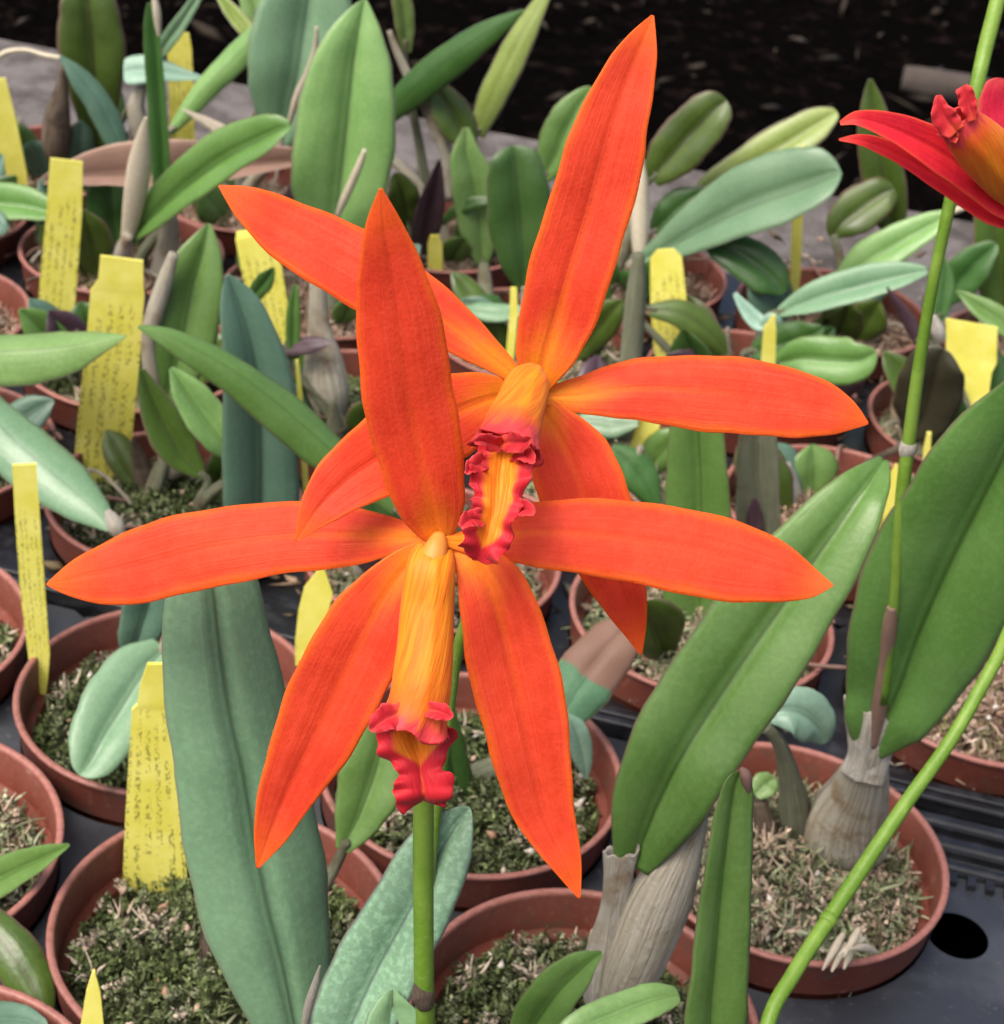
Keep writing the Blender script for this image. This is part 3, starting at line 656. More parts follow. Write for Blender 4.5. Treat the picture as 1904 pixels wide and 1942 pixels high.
PR = plant((2, 0), 'large orchid plant at right with widest green leaf, fanned pale bulb and tall stem')
p = PR
Lf(p, 'green', (7.7, 7.8, 7.9, 8.0, 8.04, 8.06, 8.07, 8.09), [(1985, 700, 40), (1922, 828, 108), (1860, 950, 132), (1800, 1070, 142), (1742, 1200, 128), (1704, 1305, 96), (1672, 1368, 70), (1650, 1424, 26)], fold=.25, up=.25, groove=.08, nu=16)
Tb(p, 'pseudobulb', 'bulb', (8.1, 8.14, 8.25, 8.38, 8.48, 8.55), [(1660, 1400, 28), (1648, 1440, 38), (1630, 1500, 54), (1612, 1548, 74), (1603, 1590, 80), (1599, 1622, 70)], ridges=13, ramp=.05, ns=26, flat=.75, lump=.03)
liptube('sheath', [(1634, 1474, 42), (1646, 1436, 40), (1652, 1404, 46), (1657, 1374, 54), (1660, 1350, 57)], (8.1, 8.09), M['paper'], p[0], frill=.05, nfr=4, seed=3, slant=-.5, flat=.38)
Tb(p, 'spathe', 'dry', (7.96, 8.07), [(1692, 1150, 9), (1688, 1185, 14), (1680, 1250, 13), (1672, 1310, 15), (1664, 1362, 16), (1656, 1412, 12)], flat=1.0)
Tb(p, 'pseudobulb', 'gbulb', (8.4, 8.6), [(1450, 1378, 12), (1478, 1410, 15), (1496, 1470, 22), (1510, 1550, 32), (1518, 1625, 28)], ridges=8, ramp=.06)
Tb(p, 'pseudobulb', 'bbulb', (8.5, 8.4), [(1440, 1520, 14), (1455, 1580, 20), (1462, 1640, 16)], ridges=6, ramp=.1)
Lf(p, 'mint', (8.5, 8.45), [(1568, 1408, 8), (1548, 1374, 42), (1514, 1350, 48), (1478, 1350, 34), (1446, 1364, 8)], fold=.15, up=.2, thick=.05, rt=.05)
Lf(p, 'light', (8.6, 8.5), [(1470, 1475, 14), (1450, 1490, 26), (1432, 1508, 14)], fold=.2, rt=.2)
Tb(p, 'flower_stem', 'stem', (8.6, 8.5, 8.42, 8.3, 8.2, 8.15, 8.1, 8.06, 8.03, 8.0, 7.98, 7.97, 8.02), [(1905, -60, 14), (1887, 20, 15), (1869, 90, 15), (1851, 170, 14), (1822, 300, 14), (1796, 410, 12), (1765, 560, 11), (1742, 700, 12), (1724, 835, 13), (1712, 930, 13), (1702, 1040, 11), (1694, 1160, 10), (1672, 1330, 12)], nv=60)
Tb(p, 'node_ring', 'paper', (8.03, 8.03), [(1724, 838, 14), (1722, 848, 17), (1720, 858, 16), (1719, 866, 13)], nv=8)
tuft = [((1560, 1840), (1600, 1770)), ((1577, 1843), (1605, 1790)), ((1600, 1838), (1618, 1790)), ((1590, 1812), (1640, 1780)), ((1612, 1800), (1662, 1806)), ((1600, 1815), (1630, 1760))]
for i, ((a, b), (c_, d)) in enumerate(tuft):
    Tb(p, 'dry_root', 'cream', (7.15, 7.35), [(a, b, 2), ((a + c_) / 2 + 3, (b + d) / 2 - 6, 8), (c_, d, 5)], nv=10, ns=8, flat=.7)
done(p)

# --- middle rows
p = plant((3, -3), 'orchid plant at left edge with two long leaves, one horizontal two-toned, one drooping')
Lf(p, 'light', (11.2, 11.4), [(239, 637, 2), (190, 645, 20), (130, 656, 38), (60, 664, 48), (-30, 668, 48), (-90, 675, 30)], 24, fold=-.6, up=.9, groove=0)
Lf(p, 'glau', (10.3, 11.0), [(216, 1006, 5), (192, 980, 24), (150, 940, 44), (90, 888, 58), (20, 828, 56), (-40, 760, 40)], None, fold=-.42, up=.8, groove=0)
Tb(p, 'dry_bract', 'paper', (10.3, 10.25), [(203, 968, 6), (213, 985, 14), (222, 1003, 16), (230, 1022, 8)], nv=10); done(p)

p = plant((3, -2), 'orchid plant with tall blue-green leaf and two small drooping leaves behind the left petal')
Lf(p, 'teal', (11.2, 11.1), [(431, 520, 4), (450, 570, 38), (475, 650, 56), (489, 740, 68), (494, 850, 71), (494, 950, 70), (490, 1030, 50), (482, 1085, 18)], 24, fold=.35, up=.1)
Lf(p, 'olive', (11.5, 11.4), [(268, 700, 6), (288, 755, 28), (316, 815, 40), (345, 862, 34), (383, 902, 10)], 10, fold=.3, up=.2)
Lf(p, 'light', (11.35, 11.3), [(324, 698, 5), (350, 738, 30), (385, 788, 40), (418, 832, 34), (445, 870, 10)], 10, fold=.5, up=.3)
Tb(p, 'pseudobulb', 'bulb', (11.9, 11.7), [(330, 480, 10), (312, 535, 16), (292, 600, 18), (282, 660, 14), (300, 790, 18), (330, 900, 20)], ridges=6, ramp=.05)
Lf(p, 'green', (12.2, 11.7), [(396, 424, 4), (386, 470, 36), (366, 540, 60), (350, 620, 64), (335, 690, 52), (318, 750, 30), (320, 830, 12)], 14, fold=.25, up=.1); done(p)

p = plant((3, -1), 'orchid plant with arching pale-topped leaf running behind the front flower upper sepal')
Lf(p, 'green', (10.4, 10.7), [(262, 619, 3), (318, 636, 20), (390, 672, 30), (470, 722, 36), (550, 784, 42), (615, 842, 40), (690, 905, 26), (760, 970, 12)], 20, fold=-.55, up=.75, groove=0)
Lf(p, 'green', (10.9, 10.9), [(760, 930, 10), (790, 960, 40), (815, 1000, 40), (830, 1040, 14)], None, fold=.2); done(p)

p = plant((3, 0), 'orchid plant with two upright leaves side by side below the rear flower right petal')
Lf(p, 'green', (10.9, 10.75), [(1318, 700, 14), (1322, 770, 44), (1328, 880, 58), (1331, 1000, 63), (1328, 1150, 62), (1322, 1260, 44), (1320, 1310, 16)], 20, fold=.35, side=.3, up=.1, rt=.1)
Lf(p, 'gbulb', (11.1, 11.0), [(1440, 760, 30), (1437, 830, 37), (1437, 920, 41), (1437, 1000, 39), (1434, 1080, 20)], None, fold=.6, up=.1, rt=.08)
Lf(p, 'purple', (10.9, 10.9), [(1431, 946, 4), (1431, 970, 13), (1432, 1000, 16), (1432, 1040, 8)], None, name='young_shoot', fold=-.3); done(p)

# --- back rows, right half
p = plant((4, 0), 'orchid plant with nearly black round leaf on a curved stalk, right of the petal tip')
Lf(p, 'black', (13.2, 13.3), [(1790, 660, 34), (1776, 690, 55), (1763, 740, 63), (1748, 792, 52), (1722, 832, 14)], None, fold=.1, up=.1, rt=.25)
Tb(p, 'leaf_stalk', 'bbulb', (13.2, 12.6), [(1725, 825, 8), (1702, 850, 7), (1670, 866, 7), (1640, 885, 8), (1610, 930, 9)]); done(p)
p = plant((4, -1), 'orchid plant behind the rear flower lip with pale tip and dark low leaf')
Lf(p, 'glau', (12.7, 12.8), [(1210, 800, 8), (1165, 806, 24), (1125, 800, 24), (1090, 800, 10)], None, fold=-.1, up=.6)
Lf(p, 'dark', (12.2, 12.4), [(1245, 960, 10), (1222, 915, 32), (1195, 880, 34), (1160, 850, 12)], None, fold=-.2, up=.2)
Tb(p, 'pseudobulb', 'gbulb', (13.1, 12.9), [(1212, 480, 10), (1207, 540, 18), (1202, 600, 21), (1196, 680, 21), (1190, 760, 24), (1180, 830, 18)], ridges=7, ramp=.05); done(p)
p = plant((5, 0), 'orchid plant of several low dark and pale leaves behind the rear flower right petal')
Lf(p, 'green', (13.8, 14.1), [(1662, 668, 16), (1625, 684, 42), (1575, 684, 46), (1520, 680, 40), (1470, 690, 14)], 10, fold=.15, up=.05, rt=.15)
Lf(p, 'dark', (14.2, 14.4), [(1560, 622, 8), (1530, 640, 32), (1480, 656, 38), (1430, 668, 16)], 10, fold=.2, up=.4)
Lf(p, 'olive', (14.5, 14.5), [(1378, 672, 4), (1358, 645, 22), (1325, 614, 30), (1285, 592, 26), (1230, 588, 12)], 8, fold=-.2, up=.4)
Lf(p, 'mint', (14.9, 14.7), [(1393, 556, 4), (1415, 588, 13), (1438, 612, 16), (1462, 622, 8)], 7, fold=.2)
Lf(p, 'mint', (14.7, 14.7), [(1484, 630, 4), (1466, 608, 14), (1446, 618, 10)], None, fold=.2)
Lf(p, 'glau', (15.0, 15.1), [(1758, 514, 8), (1700, 528, 27), (1620, 549, 33), (1540, 572, 28), (1478, 594, 9)], 9, fold=.5, up=.7); done(p)
p = plant((5, 1), 'orchid plant at right edge with a bright narrow leaf and a thin purplish spike leaf')
Lf(p, 'green', (14.9, 14.6), [(1814, 551, 3), (1858, 584, 20), (1904, 615, 24), (1950, 645, 14)], 8, fold=.3, up=.5)
Lf(p, 'purple', (14.2, 14.2), [(1682, 545, 2), (1704, 580, 9), (1725, 615, 13), (1745, 655, 8)], 8, fold=-.5, side=.4)
Lf(p, 'dark', (14.9, 14.7), [(1788, 488, 4), (1792, 530, 17), (1788, 575, 16), (1780, 610, 8)], 7)
Tb(p, 'dry_bract', 'paper', (13.9, 13.9), [(1770, 600, 6), (1778, 625, 14), (1785, 648, 10)], nv=10); done(p)
p = plant((6, 1), 'orchid plant far right with dark oval leaf on a stalk and pale pointed leaf')
Lf(p, 'olive', (17.1, 16.9), [(1697, 358, 24), (1665, 374, 38), (1625, 402, 44), (1592, 430, 30), (1578, 452, 7)], None, fold=.15, up=.3, rt=.2)
Tb(p, 'leaf_stalk', 'gbulb', (16.9, 16.5), [(1580, 446, 8), (1592, 490, 9), (1590, 540, 12), (1585, 590, 14)])
Lf(p, 'light', (16.3, 16.2), [(1812, 398, 3), (1765, 428, 25), (1702, 464, 35), (1640, 502, 36), (1586, 545, 14)], 9, fold=.3, up=.6)
Tb(p, 'dry_bract', 'cream', (16.25, 16.25), [(1796, 404, 6), (1815, 398, 7), (1832, 395, 3)], nv=8)
Lf(p, 'dark', (15.9, 16.2), [(1488, 556, 8), (1462, 528, 38), (1415, 492, 40), (1370, 470, 30), (1335, 455, 10)], None, fold=.1, up=.4, rt=.08)
Lf(p, 'olive', (17.4, 17.2), [(1650, 150, 4), (1654, 195, 22), (1662, 260, 37), (1674, 330, 40), (1688, 405, 32), (1694, 450, 10)], 9, fold=.25, up=.1); done(p)
p = plant((6, 2), 'orchid plant at far right edge with upright olive leaf below the red flower')
Lf(p, 'olive', (16.4, 16.2), [(1872, 320, 10), (1880, 375, 34), (1888, 450, 42), (1896, 540, 40), (1905, 600, 16)], 10, fold=.3, rt=.1)
Lf(p, 'dark', (16.0, 16.0), [(1890, 462, 12), (1850, 500, 36), (1815, 540, 34), (1790, 575, 10)], 9, fold=.25, up=.3, rt=.1); done(p)
p = plant((6, 0), 'orchid plant right of the rear flower upper sepal with wide pale blue-green leaf')
Lf(p, 'glau', (15.9, 16.5), [(1597, 328, 30), (1562, 342, 54), (1500, 368, 66), (1420, 396, 64), (1330, 438, 46), (1262, 474, 26), (1205, 500, 8)], 12, fold=.42, up=.75, rt=.12, groove=.14)
Lf(p, 'yolive', (17.5, 17.2), [(1588, 212, 10), (1550, 236, 32), (1480, 280, 41), (1400, 325, 33), (1345, 350, 20), (1318, 362, 6)], 10, fold=.2, up=.5, rt=.05)
Lf(p, 'olive', (17.1, 17.0), [(1378, 190, 26), (1350, 214, 44), (1310, 256, 50), (1272, 298, 46), (1236, 340, 20)], 12, fold=.2, up=.2, rt=.14)
Lf(p, 'dark', (17.0, 16.9), [(1335, 362, 8), (1300, 385, 32), (1268, 412, 32), (1240, 440, 12)], 8, fold=.2)
Tb(p, 'sheath', 'cream', (16.8, 16.6), [(1214, 300, 6), (1214, 350, 15), (1213, 420, 17), (1214, 480, 14)], ridges=5, ramp=.08); done(p)

# --- back rows, centre
p = plant((5, -1), 'orchid plant with dark oval leaf standing left of the rear flower upper sepal')
Lf(p, 'dark', (15.2, 15.0), [(972, 276, 34), (976, 305, 50), (982, 365, 60), (987, 430, 60), (992, 500, 42), (994, 552, 12)], 12, fold=.25, up=.1, rt=.16)
Lf(p, 'dark', (14.7, 14.8), [(1142, 500, 10), (1134, 560, 28), (1126, 625, 32), (1112, 690, 14)], 9, fold=.2)
Lf(p, 'glau', (14.4, 14.6), [(990, 590, 10), (945, 593, 18), (905, 588, 16), (880, 590, 8)], None, fold=-.1, up=.9)
Tb(p, 'pseudobulb', 'gbulb', (15.6, 15.2), [(918, 500, 9), (920, 545, 16), (922, 590, 22), (935, 640, 18)]); done(p)
p = plant((6, -1), 'orchid plant at top centre with long leaf slanting up right and a purple-edged leaf')
Lf(p, 'dark', (16.6, 17.0), [(992, 20, 3), (930, 56, 22), (870, 97, 31), (810, 143, 33), (765, 184, 29), (730, 222, 16)], 10, fold=-.4, up=.5, groove=0)
Lf(p, 'yolive', (17.7, 17.3), [(1045, -30, 8), (995, 55, 24), (962, 120, 29), (928, 190, 27), (902, 256, 16)], 10, fold=-.3, side=.3)
Lf(p, 'olive', (17.5, 17.3), [(752, -40, 16), (763, 10, 20), (768, 55, 18), (770, 100, 10)], 8, fold=.3)
Lf(p, 'olive', (17.1, 17.0), [(815, 150, 10), (845, 200, 34), (872, 245, 34), (895, 285, 12)], 8, fold=.2)
Tb(p, 'pseudobulb', 'bulb', (17.2, 17.0), [(738, 58, 5), (752, 95, 7), (775, 145, 9), (803, 190, 12), (826, 240, 14), (846, 295, 12), (853, 380, 12)], ridges=5, ramp=.08)
Lf(p, 'light', (16.6, 16.5), [(884, 242, 6), (884, 295, 32), (896, 350, 42), (908, 430, 38), (914, 498, 14)], 9, fold=.3)
Lf(p, 'green', (17.2, 17.0), [(1122, 165, 8), (1096, 205, 34), (1072, 250, 42), (1050, 300, 34), (1030, 340, 12)], 8, fold=.2, rt=.08)
Lf(p, 'olive', (16.3, 16.4), [(748, 328, 10), (760, 360, 30), (768, 395, 28), (775, 430, 8)], 7, fold=.2, rt=.1)
Lf(p, 'purple', (16.3, 16.5), [(833, 303, 3), (822, 355, 20), (808, 415, 28), (796, 480, 14)], 8, fold=.5, side=-.3)
Lf(p, 'dark', (16.4, 16.5), [(928, 380, 8), (900, 383, 13), (866, 398, 12), (838, 424, 6)], None, fold=-.2); done(p)
p = plant((4, -2), 'orchid plant with stout grey bulb and small purple leaf under the rear left petal')
Tb(p, 'pseudobulb', 'bulb', (13.3, 13.1), [(604, 505, 13), (604, 560, 17), (606, 620, 22), (614, 680, 36), (622, 740, 42), (630, 790, 26)], ridges=9, ramp=.04)
Lf(p, 'purple', (12.9, 13.0), [(632, 651, 2), (604, 651, 13), (572, 656, 17), (536, 664, 10)], None, fold=-.2, up=.6)
Lf(p, 'dark', (13.0, 13.1), [(519, 508, 3), (506, 530, 17), (486, 556, 15), (470, 585, 6)], 7, fold=.2)
Lf(p, 'green', (13.0, 13.0), [(560, 540, 5), (556, 600, 14), (556, 680, 12)], 6); done(p)
p = plant((5, -2), 'orchid plant with broad light green upright leaf left of the front flower tip')
Lf(p, 'light', (15.7, 15.3), [(691, 0, 6), (683, 40, 38), (670, 110, 74), (660, 200, 91), (649, 300, 95), (640, 380, 82), (630, 450, 50), (624, 490, 18)], 14, fold=.25, up=.1, groove=.1, nu=14)
Tb(p, 'dry_bract', 'cream', (15.0, 15.1), [(692, 284, 4), (683, 310, 7), (668, 345, 8), (650, 385, 8), (640, 410, 5)], nv=14); done(p)
p = plant((6, -2), 'orchid plant at top left of centre with wide blue-green leaf cut by the top edge')
Lf(p, 'glau', (17.4, 17.0), [(592, -90, 40), (585, -20, 80), (574, 60, 94), (562, 140, 92), (545, 215, 64), (530, 270, 20)], 12, fold=.3, up=.1)
Lf(p, 'light', (17.3, 17.1), [(549, 6, 5), (505, 48, 20), (450, 103, 25), (400, 154, 23), (355, 208, 17), (322, 252, 7)], 8, fold=-.45, up=.5, groove=0)
Lf(p, 'yolive', (17.8, 17.5), [(410, -15, 5), (440, 25, 15), (468, 60, 16), (495, 105, 10)], 7, fold=.5)
Lf(p, 'light', (17.9, 17.6), [(470, -30, 20), (488, 30, 30), (505, 90, 20), (515, 150, 8)], None, fold=.2)
Lf(p, 'mint', (17.3, 17.4), [(234, 138, 22), (262, 136, 27), (300, 136, 23), (345, 143, 12), (388, 149, 3)], None, fold=.2, up=.8, rt=.1)
Tb(p, 'dry_bract', 'cream', (16.7, 16.8), [(600, 50, 3), (598, 92, 6), (583, 138, 6), (563, 185, 8), (548, 236, 4)], nv=14); done(p)
p = plant((5, -3), 'orchid plant at upper left with shiny green leaf, cream dry spathe and withered brown leaf')
Lf(p, 'green', (14.7, 15.2), [(552, 240, 8), (535, 246, 24), (500, 264, 37), (430, 302, 44), (360, 352, 40), (300, 402, 30), (236, 462, 8)], 12, fold=.42, up=.7, groove=.12, rt=.04)
Tb(p, 'spathe', 'cream', (14.9, 15.1), [(277, 222, 3), (271, 260, 13), (265, 310, 21), (257, 365, 21), (248, 420, 17), (240, 458, 12)], flat=.5, ridges=4, ramp=.06)
Lf(p, 'dark', (15.5, 15.4), [(285, 5, 5), (290, 50, 14), (297, 120, 17), (305, 220, 18), (310, 310, 18), (313, 400, 14)], 10, fold=.6, side=.5, up=.1)
Tb(p, 'dry_bract', 'cream', (15.4, 15.4), [(291, -15, 4), (297, 20, 8), (300, 50, 6), (302, 70, 3)], nv=10)
Lf(p, 'dry', (15.7, 15.8), [(72, 347, 3), (130, 338, 20), (205, 332, 36), (290, 330, 44), (380, 326, 40), (470, 316, 32), (560, 306, 18)], None, name='dry_leaf', fold=.95, up=.6, groove=.1, wob=.06)
Lf(p, 'dark', (15.9, 15.8), [(205, 300, 20), (208, 350, 42), (212, 410, 46), (222, 470, 22)], 8, fold=.2, rt=.1)
Lf(p, 'cream', (15.9, 15.9), [(346, 207, 2), (398, 234, 10), (445, 262, 15), (480, 285, 10)], None, name='dry_bract', fold=-.3)
Tb(p, 'pseudobulb', 'paper', (15.0, 15.3), [(242, 448, 10), (236, 475, 16), (230, 520, 18)], ridges=5, ramp=.08)
Tb(p, 'pseudobulb', 'bulb', (15.3, 15.3), [(316, 385, 14), (322, 425, 18), (318, 470, 20), (300, 520, 18)], ridges=5, ramp=.08); done(p)
p = plant((6, -3), 'orchid plant at top left with rounded dark olive leaf rimmed brown')
Lf(p, 'olive', (17.5, 17.4), [(163, -22, 46), (168, 20, 56), (174, 85, 63), (180, 165, 50), (184, 240, 32), (188, 330, 16)], 10, fold=.15, up=.1, rt=.12)
Lf(p, 'teal', (17.1, 17.0), [(114, 106, 3), (150, 145, 20), (187, 194, 25), (213, 246, 25), (234, 300, 16)], 8, fold=-.3, up=.5)
Tb(p, 'pseudobulb', 'bbulb', (17.1, 17.2), [(122, 125, 7), (118, 165, 12), (110, 220, 24), (106, 270, 27), (106, 310, 14)], ridges=7, ramp=.05)
Tb(p, 'pseudobulb', 'bulb', (17.3, 17.3), [(268, 165, 10), (258, 200, 16), (262, 240, 18), (255, 280, 12)], ridges=5, ramp=.12)
Tb(p, 'dry_bract', 'cream', (17.3, 17.2), [(-10, 112, 4), (15, 98, 5), (50, 95, 4), (85, 105, 5), (118, 110, 4)], nv=16)
Lf(p, 'glau', (17.4, 17.4), [(384, -20, 8), (346, 40, 14), (316, 82, 14), (300, 112, 5)], 7, fold=.3); done(p)
p = plant((5, -4), 'orchid plant at left edge with dark leaf running behind the yellow label')
Lf(p, 'green', (15.4, 15.6), [(118, 408, 8), (90, 402, 24), (40, 392, 34), (-20, 388, 34), (-70, 392, 22)], 10, fold=.45, up=.6)
Lf(p, 'teal', (15.2, 15.3), [(12, 440, 10), (-10, 425, 26), (-40, 410, 26)], None, fold=.2); done(p)

p = plant((4, -3), 'low dark leafy orchid plant behind the broad notched yellow label'); EXTRA = [((4, -3), p[0])]
for o in list(COL.objects):
    if o.name.startswith('orchid_plant') and o.parent is None:
        for key in POTS:
            if key[0] >= 3 and ((pc(*key) + Vector((0, 0, -.3))) * U - o.location).length < 1e-4 and key != (4, -3): EXTRA.append((key, o))
def proj(P):
    d = P - CAM; z = d.dot(cF); return 952 + FPX * d.dot(cR) / z, 971 - FPX * d.dot(cU) / z, FPX / z
for key, o in EXTRA:                       # older growth low round each plant: short leaves, bare bulbs, dry sheaths, roots
    rd = random.Random(key[0] * 31 + key[1] * 7); c = pc(*key)
    for k in range(8 if key[0] > 3 else 4):
        a = rd.uniform(0, 6.28); b = c + Vector((math.cos(a) * .4, math.sin(a) * .35, -.25)); ln = rd.uniform(.6, 1.15); ti = rd.uniform(.25, .9)
        tip = b + Vector((math.cos(a) * ti, math.sin(a) * ti * .7, 1)).normalized() * ln
        wd = rd.uniform(.13, .22); pts = []; ys = []
        for t, wf in ((1, .1), (.8, .8), (.5, 1), (.22, .6), (0, .2)):
            q = b.lerp(tip, t) + Vector((0, 0, -.18 * t * t * ln)); x, y, s_ = proj(q * U); pts.append((x, y, wd * wf * U * s_)); ys.append(q.y)
        ribbon('leaf', pts, ys, M[rd.choice(['dark', 'olive', 'green', 'dark', 'teal', 'olive', 'purple'])], o, fold=rd.uniform(-.4, .5), up=rd.uniform(0, .6), nv=18, nu=8, side=rd.uniform(-.6, .6), seed=k + 40)
    for k in range(3):
        a = rd.uniform(0, 6.28); b = (c + Vector((math.cos(a) * .45, math.sin(a) * .4, -.35))) * U; h_ = rd.uniform(.3, .75)
        t_ = b + Vector((math.cos(a) * .25, rd.uniform(-.1, .1), h_)) * U; w_ = rd.uniform(.045, .075) * U
        tube3('pseudobulb', [(b, w_), (b.lerp(t_, .4), w_ * 1.25), (b.lerp(t_, .8), w_ * .7), (t_, w_ * .3)], M[rd.choice(['bulb', 'bbulb', 'gbulb', 'paper'])], o, ridges=6, ramp=.1, nv=12, ns=10, seed=k)
    for k in range(5):
        a = rd.uniform(0, 6.28); q = [c + Vector((math.cos(a) * r_ + rd.uniform(-.15, .15), math.sin(a) * r_ + rd.uniform(-.15, .15), z_)) for r_, z_ in ((.2, -.2), (.5, -.05 + rd.uniform(0, .12)), (.8, -.02 + rd.uniform(0, .1)), (1.05, .02 + rd.uniform(-.15, .05)))]
        tube3('root', [(v_ * U, .016 * U) for v_ in q], M[rd.choice(['bbulb', 'dry', 'bulb'])], o, nv=14, ns=6, seed=k)
done(p)

# ------------------------------------------------------------------ yellow labels
def stake(label, pts, Y, printed=True, side=0.0, name='plant_label'):
    """flat plastic stake; pts (x, y, half width) from its top to the point where it enters the moss"""
    T = at(pts[-1][0], pts[-1][1], ylist(Y, len(pts))[-1])
    r = thickpoly(name, pts, Y, M['tag'] if printed else M['tagp'], side)
    return tag(r, label, 'plant label', 'yellow plant labels')
def thickpoly(name, pts, Y, mat, side):
    ys = ylist(Y, len(pts), pts); L = []
    for (x, y, hw), Yv in zip(pts, ys):
        P = at(x, y, Yv); L.append((P, hw * pxs(P)))
    tot = sum((L[i + 1][0] - L[i][0]).length for i in range(len(L) - 1)); acc = 0
    base = L[-1][0]; vs, lu, lv, fs = [], [], [], []
    ax = (L[-1][0] - L[0][0]).normalized(); V = (CAM - L[0][0]).normalized(); W0 = ax.cross(V).normalized(); N0 = W0.cross(ax)
    N = (N0 + W0 * side).normalized(); W = ax.cross(N).normalized(); cs = max(abs(W.dot(W0)), .3); th = 0.014 * U
    for i, (P, hw) in enumerate(L):
        if i: acc += (P - L[i - 1][0]).length
        for s in (-1, -.5, 0, .5, 1):
            for z in (th, -th):
                vs.append(P + W * (s * hw / cs) + N * z - base); lu.append(s); lv.append(acc / tot)
    for i in range(len(L) - 1):
        a = i * 10
        for j in range(4):
            b = a + j * 2
            fs.append((b, b + 2, b + 12, b + 10)); fs.append((b + 1, b + 11, b + 13, b + 3))
        fs.append((a, a + 10, a + 11, a + 1)); fs.append((a + 8, a + 9, a + 19, a + 18))
    fs.append((0, 1, 3, 5, 7, 9, 8, 6, 4, 2)); k = (len(L) - 1) * 10; fs.append(tuple(k + q for q in (0, 2, 4, 6, 8, 9, 7, 5, 3, 1)))
    o = obj(name, mesh(name, vs, fs, {'lu': lu, 'lv': lv}, smooth=False), mat); o.location = base
    return o
stake('broad printed yellow label with a notched narrower head, left of centre', [(231, 489, 40), (229, 535, 42), (226, 548, 47), (223, 556, 50), (213, 680, 51), (200, 800, 52), (193, 880, 51), (185, 960, 30)], (12.0, 11.8))
stake('printed yellow label just left of and behind the notched broad one', [(126, 303, 30), (122, 400, 33), (112, 520, 34), (102, 640, 34), (95, 700, 20)], (13.9, 13.7))
stake('yellow label cut off by the left edge near the top', [(-12, 150, 22), (4, 230, 26), (22, 330, 28), (28, 362, 26), (34, 400, 14)], (17.0, 16.9), False)
stake('yellow label standing behind pale mint leaf at the top left', [(340, 62, 18), (340, 90, 23), (344, 180, 24), (346, 290, 24), (347, 330, 12)], (17.9, 17.8))
stake('yellow label behind the rear flower left petal', [(474, 434, 26), (484, 448, 38), (498, 520, 38), (515, 600, 34), (532, 665, 26), (540, 720, 14)], (13.7, 13.5))
stake('short narrow yellow label between the front and rear flower upper sepals', [(824, 446, 8), (825, 462, 14), (826, 540, 14), (826, 580, 9)], (16.3, 16.3), False)
stake('round-topped yellow label right of the rear flower centre', [(1262, 472, 16), (1263, 488, 30), (1267, 560, 34), (1272, 660, 33), (1275, 730, 20)], (14.9, 14.7))
stake('yellow label seen just below the rear flower right petal', [(1232, 760, 26), (1224, 820, 25), (1214, 880, 25), (1208, 920, 14)], (13.0, 12.9), False)
stake('thin edge-on yellow stake behind the wide blue-green leaf at right', [(1520, 276, 2), (1518, 300, 8), (1513, 400, 10), (1508, 520, 10), (1504, 585, 6)], (16.6, 16.5), False)
stake('small slant-topped yellow label touching the rear flower right petal', [(1468, 597, 2), (1460, 622, 12), (1456, 700, 14), (1452, 740, 8)], (13.8, 13.8), False)
stake('wide yellow label behind the blackish round leaf at right', [(1843, 612, 48), (1842, 680, 47), (1838, 700, 42), (1825, 780, 44), (1806, 850, 36), (1795, 900, 18)], (14.6, 14.4), False, side=.15)
stake('narrow pale yellow label behind the tall thin stem, below its node', [(1700, 880, 2), (1692, 920, 14), (1682, 1010, 17), (1668, 1080, 14), (1660, 1130, 8)], (12.0, 11.9), False)
stake('tall thin pointed yellow stake at the left edge', [(46, 880, 22), (52, 980, 23), (62, 1120, 23), (74, 1240, 20), (76, 1300, 13), (75, 1375, 3)], (9.4, 9.1))
stake('printed yellow label with notched head beside the big leaf at lower left', [(300, 1258, 20), (294, 1300, 28), (292, 1335, 31), (288, 1345, 37), (290, 1456, 46), (292, 1560, 54), (294, 1660, 60), (294, 1720, 40)], (7.75, 7.5))
stake('sharp yellow stake tip at the bottom left edge', [(178, 1841, 2), (177, 1880, 13), (175, 1942, 21), (173, 2040, 24), (172, 2120, 14)], (5.8, 5.6), False)
stake('tilted yellow label under the front flower left petal', [(611, 1078, 5), (604, 1120, 28), (594, 1160, 28), (580, 1215, 20), (572, 1262, 12)], (9.6, 9.5), False)
stake('thinnest edge-on yellow stake left of the front flower upper sepal', [(563, 683, 3), (568, 740, 5), (574, 830, 5), (581, 940, 6), (585, 985, 4)], (11.4, 11.2), False)
stake('sliver of yellow label at the left edge of the rear flower upper sepal', [(974, 545, 6), (974, 600, 8), (968, 665, 8), (965, 700, 5)], (14.1, 14.0), False)
stake('tiny yellow stake below the black round leaf', [(1762, 820, 4), (1758, 850, 7), (1755, 880, 5)], (13.0, 13.0), False)

# ------------------------------------------------------------------ orchid flowers
def pet(fl, name, pts, Y, mat='petal', label=None, **k):
    k.setdefault('fold', .12); k.setdefault('up', .0); k.setdefault('groove', .05); k.setdefault('cup', 1.4); k.setdefault('bulge', .04)
    o = ribbon(name, pts, Y, M[mat], fl, thick=.035, nu=18, nv=54, wob=k.pop('wob', .025), ridge=.006, **k)
    if label: o['label'] = label
    return o

